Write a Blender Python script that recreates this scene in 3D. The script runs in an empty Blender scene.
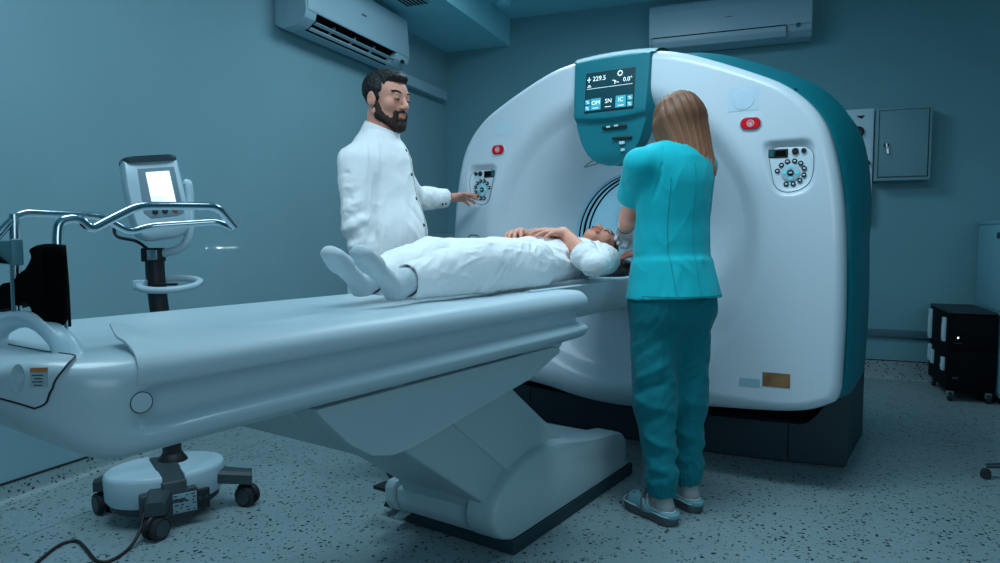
import bpy, bmesh, math, random
import numpy as np
from mathutils import Vector, Matrix
from mathutils.bvhtree import BVHTree

random.seed(7)
rng = np.random.default_rng(7)
PI = math.pi
SC = bpy.context.scene
COL = SC.collection

# ------------------------------------------------------------------ frames
# world = the room: x along the back wall, y along the left wall, z up, camera over the origin.
# the scanner and everybody around it are laid out in the scanner's own frame (u across the couch,
# v along the couch into the bore, z up), turned 12.7 degrees from the room.
CT_YAW = math.radians(-12.7)
_eu = Vector((math.cos(CT_YAW), math.sin(CT_YAW), 0))
M_CT = Matrix.Translation(_eu * -1.46) @ Matrix.Rotation(CT_YAW, 4, 'Z')
M_ROOM = Matrix.Identity(4)

# ------------------------------------------------------------------ materials
MATS = {}
def new_mat(name):
    m = bpy.data.materials.new(name); m.use_nodes = True
    nt = m.node_tree
    return m, nt, nt.nodes['Principled BSDF']

def mat(name, col, rough=.5, metal=0., spec=.5, coat=0., noise=None, bump=None, sheen=0., sss=0., emit=None, estr=0., attr=False, var=0., wrinkle=None):
    """noise-varied principled material; bump=(scale, strength, distance)"""
    if name in MATS: return MATS[name]
    m, nt, p = new_mat(name)
    p.inputs['Base Color'].default_value = (*col, 1)
    p.inputs['Roughness'].default_value = rough
    p.inputs['Metallic'].default_value = metal
    p.inputs['Specular IOR Level'].default_value = spec
    p.inputs['Coat Weight'].default_value = coat
    p.inputs['Sheen Weight'].default_value = sheen
    if sss:
        p.inputs['Subsurface Weight'].default_value = sss
        p.inputs['Subsurface Radius'].default_value = (.012, .005, .003)
        p.inputs['Subsurface Scale'].default_value = .6
    if emit:
        p.inputs['Emission Color'].default_value = (*emit, 1)
        p.inputs['Emission Strength'].default_value = estr
    tc = nt.nodes.new('ShaderNodeTexCoord')
    base = None
    if var:
        n = nt.nodes.new('ShaderNodeTexNoise'); n.inputs['Scale'].default_value = noise or 6
        n.inputs['Detail'].default_value = 5
        nt.links.new(tc.outputs['Object'], n.inputs['Vector'])
        r = nt.nodes.new('ShaderNodeValToRGB')
        r.color_ramp.elements[0].position = .3; r.color_ramp.elements[1].position = .7
        r.color_ramp.elements[0].color = (*[c * (1 - var) for c in col], 1)
        r.color_ramp.elements[1].color = (*[min(1, c * (1 + var)) for c in col], 1)
        nt.links.new(n.outputs['Fac'], r.inputs['Fac'])
        base = r.outputs['Color']
    if attr:
        a = nt.nodes.new('ShaderNodeAttribute'); a.attribute_name = 'tint'
        mx = nt.nodes.new('ShaderNodeMix'); mx.data_type = 'RGBA'; mx.blend_type = 'MULTIPLY'
        mx.inputs['Factor'].default_value = 1
        if base: nt.links.new(base, mx.inputs['A'])
        else: mx.inputs['A'].default_value = (*col, 1)
        nt.links.new(a.outputs['Color'], mx.inputs['B'])
        base = mx.outputs['Result']
    if base: nt.links.new(base, p.inputs['Base Color'])
    if bump:
        n = nt.nodes.new('ShaderNodeTexNoise'); n.inputs['Scale'].default_value = bump[0]
        n.inputs['Detail'].default_value = 6
        nt.links.new(tc.outputs['Object'], n.inputs['Vector'])
        b = nt.nodes.new('ShaderNodeBump'); b.inputs['Strength'].default_value = bump[1]
        b.inputs['Distance'].default_value = bump[2]
        nt.links.new(n.outputs['Fac'], b.inputs['Height'])
        nt.links.new(b.outputs['Normal'], p.inputs['Normal'])
    if wrinkle:
        n = nt.nodes.new('ShaderNodeTexNoise'); n.noise_type = 'RIDGED_MULTIFRACTAL'; n.inputs['Scale'].default_value = wrinkle[0]; n.inputs['Detail'].default_value = 1.5; n.inputs['Distortion'].default_value = .6
        mp = nt.nodes.new('ShaderNodeMapping'); mp.inputs['Scale'].default_value = wrinkle[3] if len(wrinkle) > 3 else (1, 1, 1)
        nt.links.new(tc.outputs['Object'], mp.inputs['Vector']); nt.links.new(mp.outputs['Vector'], n.inputs['Vector'])
        b2 = nt.nodes.new('ShaderNodeBump'); b2.inputs['Strength'].default_value = wrinkle[1]; b2.inputs['Distance'].default_value = wrinkle[2]
        nt.links.new(n.outputs['Fac'], b2.inputs['Height'])
        if bump: nt.links.new(b2.outputs['Normal'], b.inputs['Normal'])
        else: nt.links.new(b2.outputs['Normal'], p.inputs['Normal'])
    MATS[name] = m
    return m

def terrazzo(name, base, fleck):
    m, nt, p = new_mat(name); N = nt.nodes; L = nt.links
    tc = N.new('ShaderNodeTexCoord')
    def math_(op, a, b=None, v=None):
        n = N.new('ShaderNodeMath'); n.operation = op
        if hasattr(a, 'is_linked') or hasattr(a, 'node'): L.new(a, n.inputs[0])
        else: n.inputs[0].default_value = a
        if b is not None:
            if hasattr(b, 'node'): L.new(b, n.inputs[1])
            else: n.inputs[1].default_value = b
        return n.outputs[0]
    nz = N.new('ShaderNodeTexNoise'); nz.inputs['Scale'].default_value = 130; nz.inputs['Detail'].default_value = 2
    L.new(tc.outputs['Object'], nz.inputs['Vector'])
    mixv = N.new('ShaderNodeMix'); mixv.data_type = 'RGBA'; mixv.blend_type = 'LINEAR_LIGHT'
    mixv.inputs['Factor'].default_value = .010
    L.new(tc.outputs['Object'], mixv.inputs['A']); L.new(nz.outputs['Color'], mixv.inputs['B'])
    masks = []
    for sc, th, keep in ((50, .40, .55), (76, .40, .5)):
        vo = N.new('ShaderNodeTexVoronoi'); vo.inputs['Scale'].default_value = sc; vo.inputs['Randomness'].default_value = 1
        L.new(mixv.outputs['Result'], vo.inputs['Vector'])
        sp = N.new('ShaderNodeSeparateColor'); L.new(vo.outputs['Color'], sp.inputs['Color'])
        radius = math_('MULTIPLY', sp.outputs[1], th)
        a = math_('LESS_THAN', vo.outputs['Distance'], radius)
        k = math_('LESS_THAN', sp.outputs[0], keep)
        masks.append(math_('MULTIPLY', a, k))
    mk = math_('MAXIMUM', masks[0], masks[1])
    # pale flecks too
    vo = N.new('ShaderNodeTexVoronoi'); vo.inputs['Scale'].default_value = 60
    L.new(mixv.outputs['Result'], vo.inputs['Vector'])
    pale = math_('LESS_THAN', vo.outputs['Distance'], .25)
    mottl = N.new('ShaderNodeTexNoise'); mottl.inputs['Scale'].default_value = 5; mottl.inputs['Detail'].default_value = 6
    L.new(tc.outputs['Object'], mottl.inputs['Vector'])
    c0 = N.new('ShaderNodeMix'); c0.data_type = 'RGBA'
    c0.inputs['A'].default_value = (*[x * .9 for x in base], 1); c0.inputs['B'].default_value = (*[x * 1.1 for x in base], 1)
    L.new(mottl.outputs['Fac'], c0.inputs['Factor'])
    c1 = N.new('ShaderNodeMix'); c1.data_type = 'RGBA'
    L.new(math_('MULTIPLY', pale, .25), c1.inputs['Factor']); L.new(c0.outputs['Result'], c1.inputs['A'])
    c1.inputs['B'].default_value = (*[min(1, x * 1.5) for x in base], 1)
    c2 = N.new('ShaderNodeMix'); c2.data_type = 'RGBA'
    L.new(math_('MULTIPLY', mk, .97), c2.inputs['Factor']); L.new(c1.outputs['Result'], c2.inputs['A'])
    c2.inputs['B'].default_value = (*fleck, 1)
    # welded seam between two vinyl sheets
    sx = N.new('ShaderNodeSeparateXYZ'); L.new(tc.outputs['Object'], sx.inputs[0])
    seam = math_('LESS_THAN', math_('ABSOLUTE', math_('ADD', sx.outputs[0], 2.574)), .005)
    c3 = N.new('ShaderNodeMix'); c3.data_type = 'RGBA'
    L.new(math_('MULTIPLY', seam, .5), c3.inputs['Factor']); L.new(c2.outputs['Result'], c3.inputs['A'])
    c3.inputs['B'].default_value = (*[x * .4 for x in base], 1)
    L.new(c3.outputs['Result'], p.inputs['Base Color'])
    p.inputs['Roughness'].default_value = .38
    p.inputs['Specular IOR Level'].default_value = .35
    MATS[name] = m
    return m

# ------------------------------------------------------------------ mesh builder
class MB:
    def __init__(s): s.v = []; s.f = []
    def add(s, verts, faces):
        o = len(s.v)
        s.v.extend(tuple(map(float, p)) for p in verts)
        s.f.extend(tuple(int(i) + o for i in f) for f in faces)
        return s
    def bm(s, bm, M=None):
        bm.verts.index_update()
        vs = [(M @ v.co if M else v.co) for v in bm.verts]
        s.add(vs, [[v.index for v in f.verts] for f in bm.faces]); bm.free(); return s
    def box(s, c, size, r=0., seg=3, M=None):
        bm = bmesh.new(); bmesh.ops.create_cube(bm, size=1)
        for v in bm.verts: v.co = Vector((v.co.x * size[0], v.co.y * size[1], v.co.z * size[2]))
        if r > 0: bmesh.ops.bevel(bm, geom=bm.edges[:], offset=min(r, min(size) * .49), segments=seg, affect='EDGES', profile=.5)
        for v in bm.verts: v.co += Vector(c)
        return s.bm(bm, M)
    def box2(s, lo, hi, r=0., seg=3, M=None):
        return s.box([(a + b) / 2 for a, b in zip(lo, hi)], [abs(b - a) for a, b in zip(lo, hi)], r, seg, M)
    def prism(s, poly, axis, a, b, r=0., seg=3, M=None):
        """poly in the plane square to axis: u->(v,z) v->(u,z) z->(u,v)"""
        def P(p, t): return {'u': (t, p[0], p[1]), 'v': (p[0], t, p[1]), 'z': (p[0], p[1], t)}[axis]
        bm = bmesh.new()
        va = [bm.verts.new(P(p, a)) for p in poly]; vb = [bm.verts.new(P(p, b)) for p in poly]
        n = len(poly)
        bm.faces.new(va); bm.faces.new(vb[::-1])
        for i in range(n): bm.faces.new((va[i], vb[i], vb[(i + 1) % n], va[(i + 1) % n]))
        bmesh.ops.recalc_face_normals(bm, faces=bm.faces[:])
        if r > 0:
            ed = [e for e in bm.edges if e.is_manifold and e.calc_face_angle(0) > .35]
            bmesh.ops.bevel(bm, geom=ed, offset=r, segments=seg, affect='EDGES', profile=.5, clamp_overlap=True)
        return s.bm(bm, M)
    def tube(s, path, r, seg=12, closed=False, flat=1.):
        pts = [Vector(p) for p in path]; n = len(pts)
        rr = r if hasattr(r, '__len__') else [r] * n
        tan = []
        for i in range(n):
            a = pts[(i - 1) % n] if (closed or i > 0) else pts[i]
            b = pts[(i + 1) % n] if (closed or i < n - 1) else pts[i]
            tan.append((b - a).normalized())
        up = Vector((0, 0, 1)) if abs(tan[0].z) < .9 else Vector((1, 0, 0))
        nx = tan[0].cross(up).normalized(); vs = []
        for i in range(n):
            nx = (nx - tan[i] * nx.dot(tan[i])).normalized(); ny = tan[i].cross(nx)
            for k in range(seg):
                a = 2 * PI * k / seg
                vs.append(pts[i] + nx * (math.cos(a) * rr[i]) + ny * (math.sin(a) * rr[i] * flat))
        fs = []
        for i in range(n if closed else n - 1):
            j = (i + 1) % n
            for k in range(seg):
                k2 = (k + 1) % seg
                fs.append((i * seg + k, i * seg + k2, j * seg + k2, j * seg + k))
        if not closed: fs += [tuple(range(seg))[::-1], tuple(range((n - 1) * seg, n * seg))]
        return s.add(vs, fs)
    def loft(s, rings, caps=True, closed=False):
        n = len(rings[0]); m = len(rings); vs = [p for r in rings for p in r]; fs = []
        for i in range(m if closed else m - 1):
            j = (i + 1) % m
            for k in range(n):
                k2 = (k + 1) % n
                fs.append((i * n + k, i * n + k2, j * n + k2, j * n + k))
        if caps and not closed: fs += [tuple(range(n))[::-1], tuple(range((m - 1) * n, m * n))]
        return s.add(vs, fs)
    def lathe(s, prof, M=None, seg=32, caps=True):
        """prof (radius, height) turned about local z, moved by M"""
        rings = []
        for r, h in prof:
            ring = [Vector((r * math.cos(2 * PI * k / seg), r * math.sin(2 * PI * k / seg), h)) for k in range(seg)]
            rings.append([M @ p for p in ring] if M else ring)
        return s.loft(rings, caps)
    def grid(s, P):
        """P: array (m,n,3)"""
        m, n = P.shape[:2]; o = []
        for i in range(m - 1):
            for k in range(n - 1): o.append((i * n + k, i * n + k + 1, (i + 1) * n + k + 1, (i + 1) * n + k))
        return s.add(P.reshape(-1, 3), o)
    def build(s, name, material, owner, parent=None, smooth=35, label=None, fixn=True):
        return link_mesh(name, s.v, s.f, material, owner, parent, smooth, label, fixn)

class Frame:
    """a thing: frame matrix + base point. Parts are given in frame coordinates."""
    def __init__(s, M, base): s.M = M; s.base = Vector(base); s.root = None; s.pre = None
    def world(s): return s.M @ Matrix.Translation(s.base)

def set_props(o, label=None, cat=None, group=None, kind=None):
    if label: o['label'] = label
    if cat: o['category'] = cat
    if group: o['group'] = group
    if kind: o['kind'] = kind

def thing(name, label, cat, base, M=M_CT, group=None):
    fr = Frame(M, base)
    o = bpy.data.objects.new(name, None); COL.objects.link(o)
    o.empty_display_size = .1
    o.matrix_world = fr.world(); fr.root = o
    set_props(o, label, cat, group)
    return fr

def link_mesh(name, v, f, material, owner, parent=None, smooth=35, label=None, fixn=True):
    me = bpy.data.meshes.new(name)
    b = owner.base
    A = np.asarray(v, dtype=np.float64).reshape(-1, 3)
    if owner.pre is not None:
        W = np.array(owner.pre); A = A @ W[:3, :3].T + W[:3, 3]
    A = A - np.array(b)
    me.from_pydata(A.tolist(), [], f)
    if fixn:
        bm = bmesh.new(); bm.from_mesh(me); bmesh.ops.recalc_face_normals(bm, faces=bm.faces[:]); bm.to_mesh(me); bm.free()
    if smooth is not None and len(me.polygons):
        me.polygons.foreach_set('use_smooth', [True] * len(me.polygons))
        if smooth < 180: me.set_sharp_from_angle(angle=math.radians(smooth))
    me.materials.append(material)
    o = bpy.data.objects.new(name, me); COL.objects.link(o)
    if parent is not None or owner.root is not None:
        o.parent = parent or owner.root
    else:
        o.matrix_world = owner.world()
    if label: o['label'] = label
    return o

def solo(name, mb, material, label, cat, base, M=M_CT, smooth=35, group=None, fixn=True):
    """a thing that is one mesh"""
    fr = Frame(M, base)
    o = link_mesh(name, mb.v, mb.f, material, fr, None, smooth, None, fixn)
    set_props(o, label, cat, group); fr.root = o
    return fr

def structure(name, mb, material, smooth=30):
    fr = Frame(M_ROOM, (0, 0, 0))
    o = link_mesh(name, mb.v, mb.f, material, fr, None, smooth)
    o['kind'] = 'structure'
    return o

def cat_rom(pts, n, closed=False):
    P = [np.array(p, float) for p in pts]; m = len(P); out = []
    segs = m if closed else m - 1
    for i in range(segs):
        p1, p2 = P[i], P[(i + 1) % m]
        p0 = P[(i - 1) % m] if (closed or i > 0) else 2 * p1 - p2
        p3 = P[(i + 2) % m] if (closed or i < m - 2) else 2 * p2 - p1
        for k in range(n):
            t = k / n
            out.append(.5 * (2 * p1 + (p2 - p0) * t + (2 * p0 - 5 * p1 + 4 * p2 - p3) * t * t + (3 * p1 - p0 - 3 * p2 + p3) * t ** 3))
    if not closed: out.append(P[-1])
    return [tuple(q) for q in out]

def round_path(pts, r, n=5):
    """polyline with its corners turned into arcs"""
    P = [Vector(p) for p in pts]; out = [P[0]]
    for i in range(1, len(P) - 1):
        a, b, c = P[i - 1], P[i], P[i + 1]
        d = min(r, (a - b).length * .45, (c - b).length * .45)
        p, q = b + (a - b).normalized() * d, b + (c - b).normalized() * d
        for k in range(n + 1):
            t = k / n
            out.append(p * (1 - t) ** 2 + b * 2 * t * (1 - t) + q * t * t)
    out.append(P[-1])
    return out

def basis(o, x, y, z):
    M = Matrix.Identity(4)
    for i, a in enumerate((x, y, z, o)):
        for k in range(3): M[k][i] = a[k]
    return M

def orient(o, z, hint=(0, 0, 1)):
    """matrix whose local z is the given normal and whose local y is as near the hint as it gets"""
    z = Vector(z).normalized(); h = Vector(hint)
    y = (h - z * h.dot(z)).normalized(); x = y.cross(z)
    return basis(Vector(o), x, y, z)

def text_mb(body, size, M, align='CENTER', extrude=.0004):
    cu = bpy.data.curves.new('txt', 'FONT'); cu.body = body; cu.size = size; cu.align_x = align; cu.align_y = 'CENTER'
    cu.extrude = extrude; cu.resolution_u = 3
    o = bpy.data.objects.new('txt', cu)
    COL.objects.link(o)
    me = bpy.data.meshes.new_from_object(o.evaluated_get(bpy.context.evaluated_depsgraph_get()))
    mb = MB(); mb.add([M @ v.co for v in me.vertices], [p.vertices[:] for p in me.polygons])
    bpy.data.objects.remove(o); bpy.data.curves.remove(cu); bpy.data.meshes.remove(me)
    return mb

def sstep(a, b, x):
    t = np.clip((x - a) / (b - a), 0, 1); return t * t * (3 - 2 * t)

# ------------------------------------------------------------------ palette
WHITE = mat('white_plastic', (.60, .72, .80), .36, coat=.15, bump=(9, .02, .01))
COUCH = mat('couch_plastic', (.47, .60, .66), .32, coat=.2, bump=(7, .02, .01))
COVER = mat('grey_cover', (.40, .525, .57), .42)
TEAL = mat('teal_plastic', (.003, .175, .22), .48, spec=.3)
TEALD = mat('teal_dark', (.008, .11, .14), .4)
SLATE = mat('slate_plastic', (.018, .042, .055), .5, spec=.35)
BLACK = mat('black_plastic', (.006, .008, .01), .5)
BLACKM = mat('black_matt', (.002, .0025, .003), .85, spec=.1)
RUBBER = mat('rubber', (.012, .016, .02), .7)
CHROME = mat('chrome', (.42, .52, .57), .17, metal=1)
STEEL = mat('steel', (.45, .55, .6), .3, metal=1)
PALE = mat('pale_blue_plastic', (.50, .68, .77), .35, coat=.1)
RED = mat('red_button', (.70, .004, .015), .45, spec=.2)
PAD = mat('couch_pad', (.48, .60, .66), .42, bump=(30, .08, .004))
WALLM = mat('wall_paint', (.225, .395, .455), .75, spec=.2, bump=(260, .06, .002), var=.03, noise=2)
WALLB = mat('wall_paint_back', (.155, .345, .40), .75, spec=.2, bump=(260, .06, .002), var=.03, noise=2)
CEILM = mat('ceiling_paint', (.33, .72, .82), .8, spec=.2, bump=(200, .05, .002))
ACM = mat('air_conditioner_plastic', (.34, .50, .58), .4)
FLOORM = terrazzo('speckled_vinyl', (.25, .345, .37), (.008, .012, .015))
# ================================================================== the room
XL, YB, XR, YF, ZC_HI, ZC_LO = -2.98, 6.10, 3.3, -2.2, 3.12, 2.88
structure('floor', MB().box2((XL - .1, YF - .1, -.1), (XR + .1, YB + .1, 0)), FLOORM)
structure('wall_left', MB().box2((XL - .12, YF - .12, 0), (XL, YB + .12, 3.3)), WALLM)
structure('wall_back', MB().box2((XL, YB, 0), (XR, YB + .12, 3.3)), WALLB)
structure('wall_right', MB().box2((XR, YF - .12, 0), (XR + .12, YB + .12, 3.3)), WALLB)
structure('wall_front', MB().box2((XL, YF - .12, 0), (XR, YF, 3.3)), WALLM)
mb = MB().box2((XL - .1, YF - .1, ZC_HI), (XR + .1, YB + .1, ZC_HI + .1))
structure('ceiling', mb, CEILM)
mb = MB().box2((XL, 1.2, ZC_LO), (-2.33, YB, ZC_HI))
structure('ceiling_soffit', mb, CEILM)
# coved skirting of the floor vinyl with a dark strip on top standing in for its shadow line
def coved(name, p0, p1, n, h):
    p0, p1, n = Vector(p0), Vector(p1), Vector(n)
    prof = [(0, h), (.006, h)] + [(.006 + .03 * (1 - math.cos(a)), .03 - .03 * math.sin(a)) for a in np.linspace(0, PI / 2, 6)][::1]
    prof = [(0, h), (.006, h)] + [(.036 - .03 * math.cos(a), .031 - .03 * math.sin(a)) for a in np.linspace(0, PI / 2, 6)] + [(0, .0005)]
    mb = MB(); mb.loft([[p + n * a + Vector((0, 0, b)) for a, b in prof] for p in (p0, p1)])
    return structure(name, mb, FLOORM)
coved('baseboard_left', (XL, YF, 0), (XL, YB, 0), (1, 0, 0), .08)
coved('baseboard_back', (XL, YB, 0), (XR, YB, 0), (0, -1, 0), .145)
structure('trim_1', MB().box2((XL, YF, .08), (XL + .008, YB, .088)), RUBBER)
structure('trim_2', MB().box2((XL, YB - .008, .145), (XR, YB, .151)), RUBBER)
# cable trunking low on the back wall and high on the left wall
structure('trim_3', MB().box2((.2, YB - .03, .335), (XR, YB, .392), .004), mat('trunking_dark', (.05, .13, .17), .5))
structure('trim_4', MB().box2((XL, 4.88, 2.395), (XL + .07, 5.97, 2.482), .004), ACM)

# ------------------------------------------------------------------ split air conditioners
def ac_unit(label, M, W=1.25, H=.40, D=.26, opened=True):
    """local: x along the unit 0..W, y out of the wall, z from the unit's bottom"""
    fr = thing('wall_mounted_air_conditioner', label, 'air conditioner', M.translation, M_ROOM); fr.pre = M
    prof = [(0, .03), (0, H), (D - .05, H), (D - .02, H - .03), (D, .10), (D - .012, .055), (D - .07, .012), (.06, 0)]
    notch = [(0, .03), (0, H), (D - .05, H), (D - .02, H - .03), (D, .112), (D - .045, .10), (D - .12, .045), (D - .098, .006), (.06, 0)]
    mb = MB(); mb.prism(prof, 'u', 0, .11, .008); mb.prism(prof, 'u', W - .20, W, .008); mb.prism(notch, 'u', .108, W - .198)
    mb.build('body', ACM, fr)
    # curved front panel, standing a little proud of the body
    pr = [(D - .045, H - .004), (D - .012, H - .03), (D + .006, .12), (D + .004, .098), (D - .005, .098), (D - .025, H - .035)]
    MB().prism(pr, 'u', .012, W - .012, .004).build('front_panel', ACM, fr)
    # outlet mouth and its louvres
    mouth = MB(); mouth.prism([(D - .002, .111), (D - .044, .099), (D - .119, .045), (D - .099, .008), (D - .095, .012), (D - .112, .045), (D - .042, .094), (D - .002, .106)], 'u', .112, W - .202)
    mouth.build('air_outlet', BLACKM, fr)
    for k in range(2):
        y, z = D - .020 - .040 * k, .046 - .028 * k
        mb = MB(); mb.prism([(y + .007, z + .006), (y + .008, z + .002), (y - .013, z - .009), (y - .014, z - .004)], 'u', .115, W - .205)
        mb.build('louvre', PALE if k else ACM, fr)
    for k in range(3):
        x = .11 + (W - .31) * (k + 1) / 4
        MB().prism([(D - .040, .080), (D - .052, .062), (D - .092, .036), (D - .106, .045), (D - .05, .095)], 'u', x, x + .004).build('vane', ACM, fr)
    # display window and logo bar
    MB().box2((W - .12, D - .018, .045), (W - .07, D - .008, .068)).build('display', BLACK, fr)
    MB().box2((W * .5 - .03, D + .001, .245), (W * .5 + .03, D + .0055, .252)).build('name_bar', mat('grey_print', (.12, .2, .24), .5), fr)
    # round screw cover on the end
    mb = MB(); mb.lathe([(.028, 0), (.028, .002), (.024, .0035), (0.001, .0035)], orient((0, .10, .085), (-1, 0, 0)), 24)
    mb.build('end_cap', ACM, fr)
    return fr
# unit on the left wall (x of the unit runs along +y of the room)
M_L = basis(Vector((XL, 3.62, 2.425)), (0, 1, 0), (1, 0, 0), (0, 0, 1))
ac_unit('split air conditioner with an open louvred outlet on the left wall under the soffit', M_L, 1.30, .42, .25)
def ac_closed(label, M, W=1.25, H=.36, D=.25):
    fr = thing('wall_mounted_air_conditioner', label, 'air conditioner', M.translation, M_ROOM); fr.pre = M
    prof = [(0, .02), (0, H), (D - .06, H), (D - .02, H - .025), (D, H - .08), (D, .11), (D - .02, .05), (D - .08, .01), (.06, 0)]
    MB().prism(prof, 'u', 0, W, .01).build('body', ACM, fr)
    MB().prism([(D - .004, H - .075), (D + .006, H - .078), (D + .006, .095), (D - .004, .088)], 'u', .006, W - .006, .003).build('front_panel', ACM, fr)
    MB().prism([(D + .010, .088), (D + .006, .052), (D - .02, .012), (D - .055, .008), (D - .05, .03), (D - .01, .085)], 'u', .035, W - .185, .004).build('air_flap', ACM, fr)
    MB().prism([(D + .004, .0955), (D + .0085, .0955), (D + .0085, .089), (D + .004, .089)], 'u', .035, W - .185).build('flap_gap', BLACKM, fr)
    MB().prism([(D + .0, .088), (D + .006, .088), (D + .002, .05), (D - .004, .05)], 'u', W - .185, W - .181).build('flap_gap', BLACKM, fr)
    MB().box2((W - .115, D + .000, .072), (W - .085, D + .0065, .10), .001).build('display', mat('display_teal', (.01, .10, .14), .3), fr)
    MB().box2((W * .5 - .02, D + .004, .20), (W * .5 + .04, D + .007, .207)).build('name_bar', MATS['grey_print'], fr)
    return fr
M_B = basis(Vector((-1.01, YB, 2.645)), (1, 0, 0), (0, -1, 0), (0, 0, 1))
ac_closed('split air conditioner with its flap shut, on the back wall above the scanner', M_B, 1.235, .375)

# ceiling fittings
fr = thing('ceiling_vent', 'small dark slotted vent in the ceiling soffit near the corner', 'vent', (-2.56, 4.66, ZC_LO), M_ROOM)
MB().box2((-2.66, 4.56, ZC_LO - .012), (-2.46, 4.76, ZC_LO), .003).build('frame', ACM, fr)
for k in range(6):
    MB().box2((-2.645 + k * .031, 4.575, ZC_LO - .014), (-2.63 + k * .031, 4.745, ZC_LO - .011)).build('slot', BLACKM, fr)
mb = MB(); mb.lathe([(.07, 0), (.07, -.02), (.055, -.045), (.02, -.05), (.001, -.05)], Matrix.Translation((-2.19, 5.60, ZC_HI)), 28)
solo('smoke_detector', mb, CEILM, 'round smoke detector on the upper ceiling past the soffit edge', 'smoke detector', (-2.19, 5.60, ZC_HI), M_ROOM)

# ------------------------------------------------------------------ boxes on the back wall
fr = thing('wall_mounted_box', 'grey metal wall cabinet with a key in its lock, behind the scanner', 'wall cabinet', (.875, YB, 1.535), M_ROOM)
GREYB = mat('painted_steel', (.15, .31, .365), .5)
GREYD = mat('painted_steel_door', (.13, .28, .33), .5)
MB().box2((.69, YB - .155, 1.535), (1.055, YB, 2.08), .006).build('body', GREYB, fr)
dr = MB().box2((.712, YB - .166, 1.565), (1.03, YB - .154, 2.055), .004).build('door', GREYD, fr)
mb = MB(); mb.tube([(.707, YB - .157, 1.56), (1.035, YB - .157, 1.56), (1.035, YB - .157, 2.06), (.707, YB - .157, 2.06)], .0022, 6, True)
mb.build('door_gap', BLACKM, fr)
mb = MB(); mb.lathe([(.017, 0), (.017, .01), (.012, .016), (.001, .016)], orient((.757, YB - .166, 1.80), (0, -1, 0)), 20)
lk = mb.build('lock', BLACK, fr, dr)
mb = MB(); mb.box2((.752, YB - .19, 1.79), (.762, YB - .182, 1.812)); mb.box2((.755, YB - .194, 1.735), (.768, YB - .190, 1.79), .001); mb.box2((.764, YB - .188, 1.73), (.774, YB - .185, 1.79), .001)
mb.build('key', STEEL, fr, dr)
fr = thing('switch_panel', 'pale narrow wall panel with black knobs beside the grey cabinet, half hidden by the scanner', 'wall panel', (.56, YB, 1.24), M_ROOM)
MB().box2((.40, YB - .07, 1.24), (.683, YB, 2.095), .004).build('body', PALE, fr)
for x, z, r in ((.575, 1.92, .042), (.642, 1.68, .022), (.50, 1.68, .022)):
    mb = MB(); mb.lathe([(r, 0), (r, .02), (r * .7, .03), (.001, .03)], orient((x, YB - .07, z), (0, -1, 0)), 24)
    mb.build('knob', BLACK, fr)
mb = MB(); mb.prism([(.56, 2.045), (.62, 2.045), (.60, 2.02), (.575, 2.03)], 'v', YB - .072, YB - .0695); mb.build('marking', BLACK, fr)

# low cabinet in the far left corner, behind the doctor
fr = thing('low_cabinet', 'white waist-high cabinet in the far corner behind the doctor', 'cabinet', (-2.3, 5.75, 0), M_ROOM)
LCAB = mat('laminate', (.16, .27, .31), .5)
MB().box2((XL + .01, 5.55, .06), (-1.55, YB - .02, 1.06), .004).build('body', LCAB, fr)
MB().box2((XL + .01, 5.52, 1.07), (-1.53, YB - .02, 1.135), .006).build('worktop', LCAB, fr)
for k in range(3):
    x0 = XL + .03 + k * .455
    d = MB().box2((x0, 5.53, .09), (x0 + .44, 5.55, 1.04), .004).build('door', LCAB, fr)
    MB().tube(round_path([(x0 + .40, 5.53, .86), (x0 + .40, 5.505, .86), (x0 + .40, 5.505, .98), (x0 + .40, 5.53, .98)], .01), .005, 8).build('handle', STEEL, fr, d)
MB().box2((XL + .02, 5.58, 0), (-1.56, YB - .03, .06)).build('plinth', BLACK, fr)
mb = MB(); mb.box((-2.58, 5.66, 1.15), (.10, .08, .03), .012); mb.box((-2.60, 5.66, 1.165), (.05, .05, .02), .008)
solo('small_box', mb, BLACK, 'small dark object lying on the low white cabinet by the scanner', 'object', (-2.58, 5.66, 1.135), M_ROOM)

# ------------------------------------------------------------------ black power cabinet on castors and pale cabinet behind it
fr = thing('power_cabinet', 'low black equipment cabinet on castors with pale side handles', 'equipment cabinet', (1.24, 5.7, 0), M_ROOM)
UB = mat('black_powder_coat', (.002, .003, .005), .7, spec=.1, bump=(220, .05, .001))
UT = mat('black_powder_coat_top', (.012, .022, .028), .5)
bd = MB().box2((1.10, 5.40, .075), (1.375, 6.0, .60), .006).build('body', UB, fr)
MB().box2((1.098, 5.395, .60), (1.378, 6.005, .615), .004).build('top', UT, fr)
MB().box2((1.105, 5.392, .36), (1.37, 5.402, .59), .003).build('front_panel', UB, fr)
MB().box2((1.105, 5.392, .09), (1.37, 5.402, .345), .003).build('front_panel', UB, fr)
MB().box2((1.150, 5.388, .435), (1.158, 5.394, .445)).build('indicator_light', mat('led', (.8, .8, .7), .4, emit=(1, .9, .75), estr=2.5), fr)
MB().box2((1.13, 5.388, .40), (1.18, 5.393, .405)).build('marking', SLATE, fr)
MB().box2((1.13, 5.388, .16), (1.165, 5.393, .175)).build('marking', SLATE, fr)
for y0, z0, z1 in ((5.47, .40, .565), (5.92, .36, .58), (5.47, .20, .29), (5.90, .20, .32), (5.81, .19, .29)):
    mb = MB(); mb.box2((1.082, y0, z0), (1.102, y0 + .055, z1), .004); mb.box2((1.078, y0 + .01, z0 + .02), (1.086, y0 + .045, z1 - .05), .003)
    mb.build('handle', PALE, fr)
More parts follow.
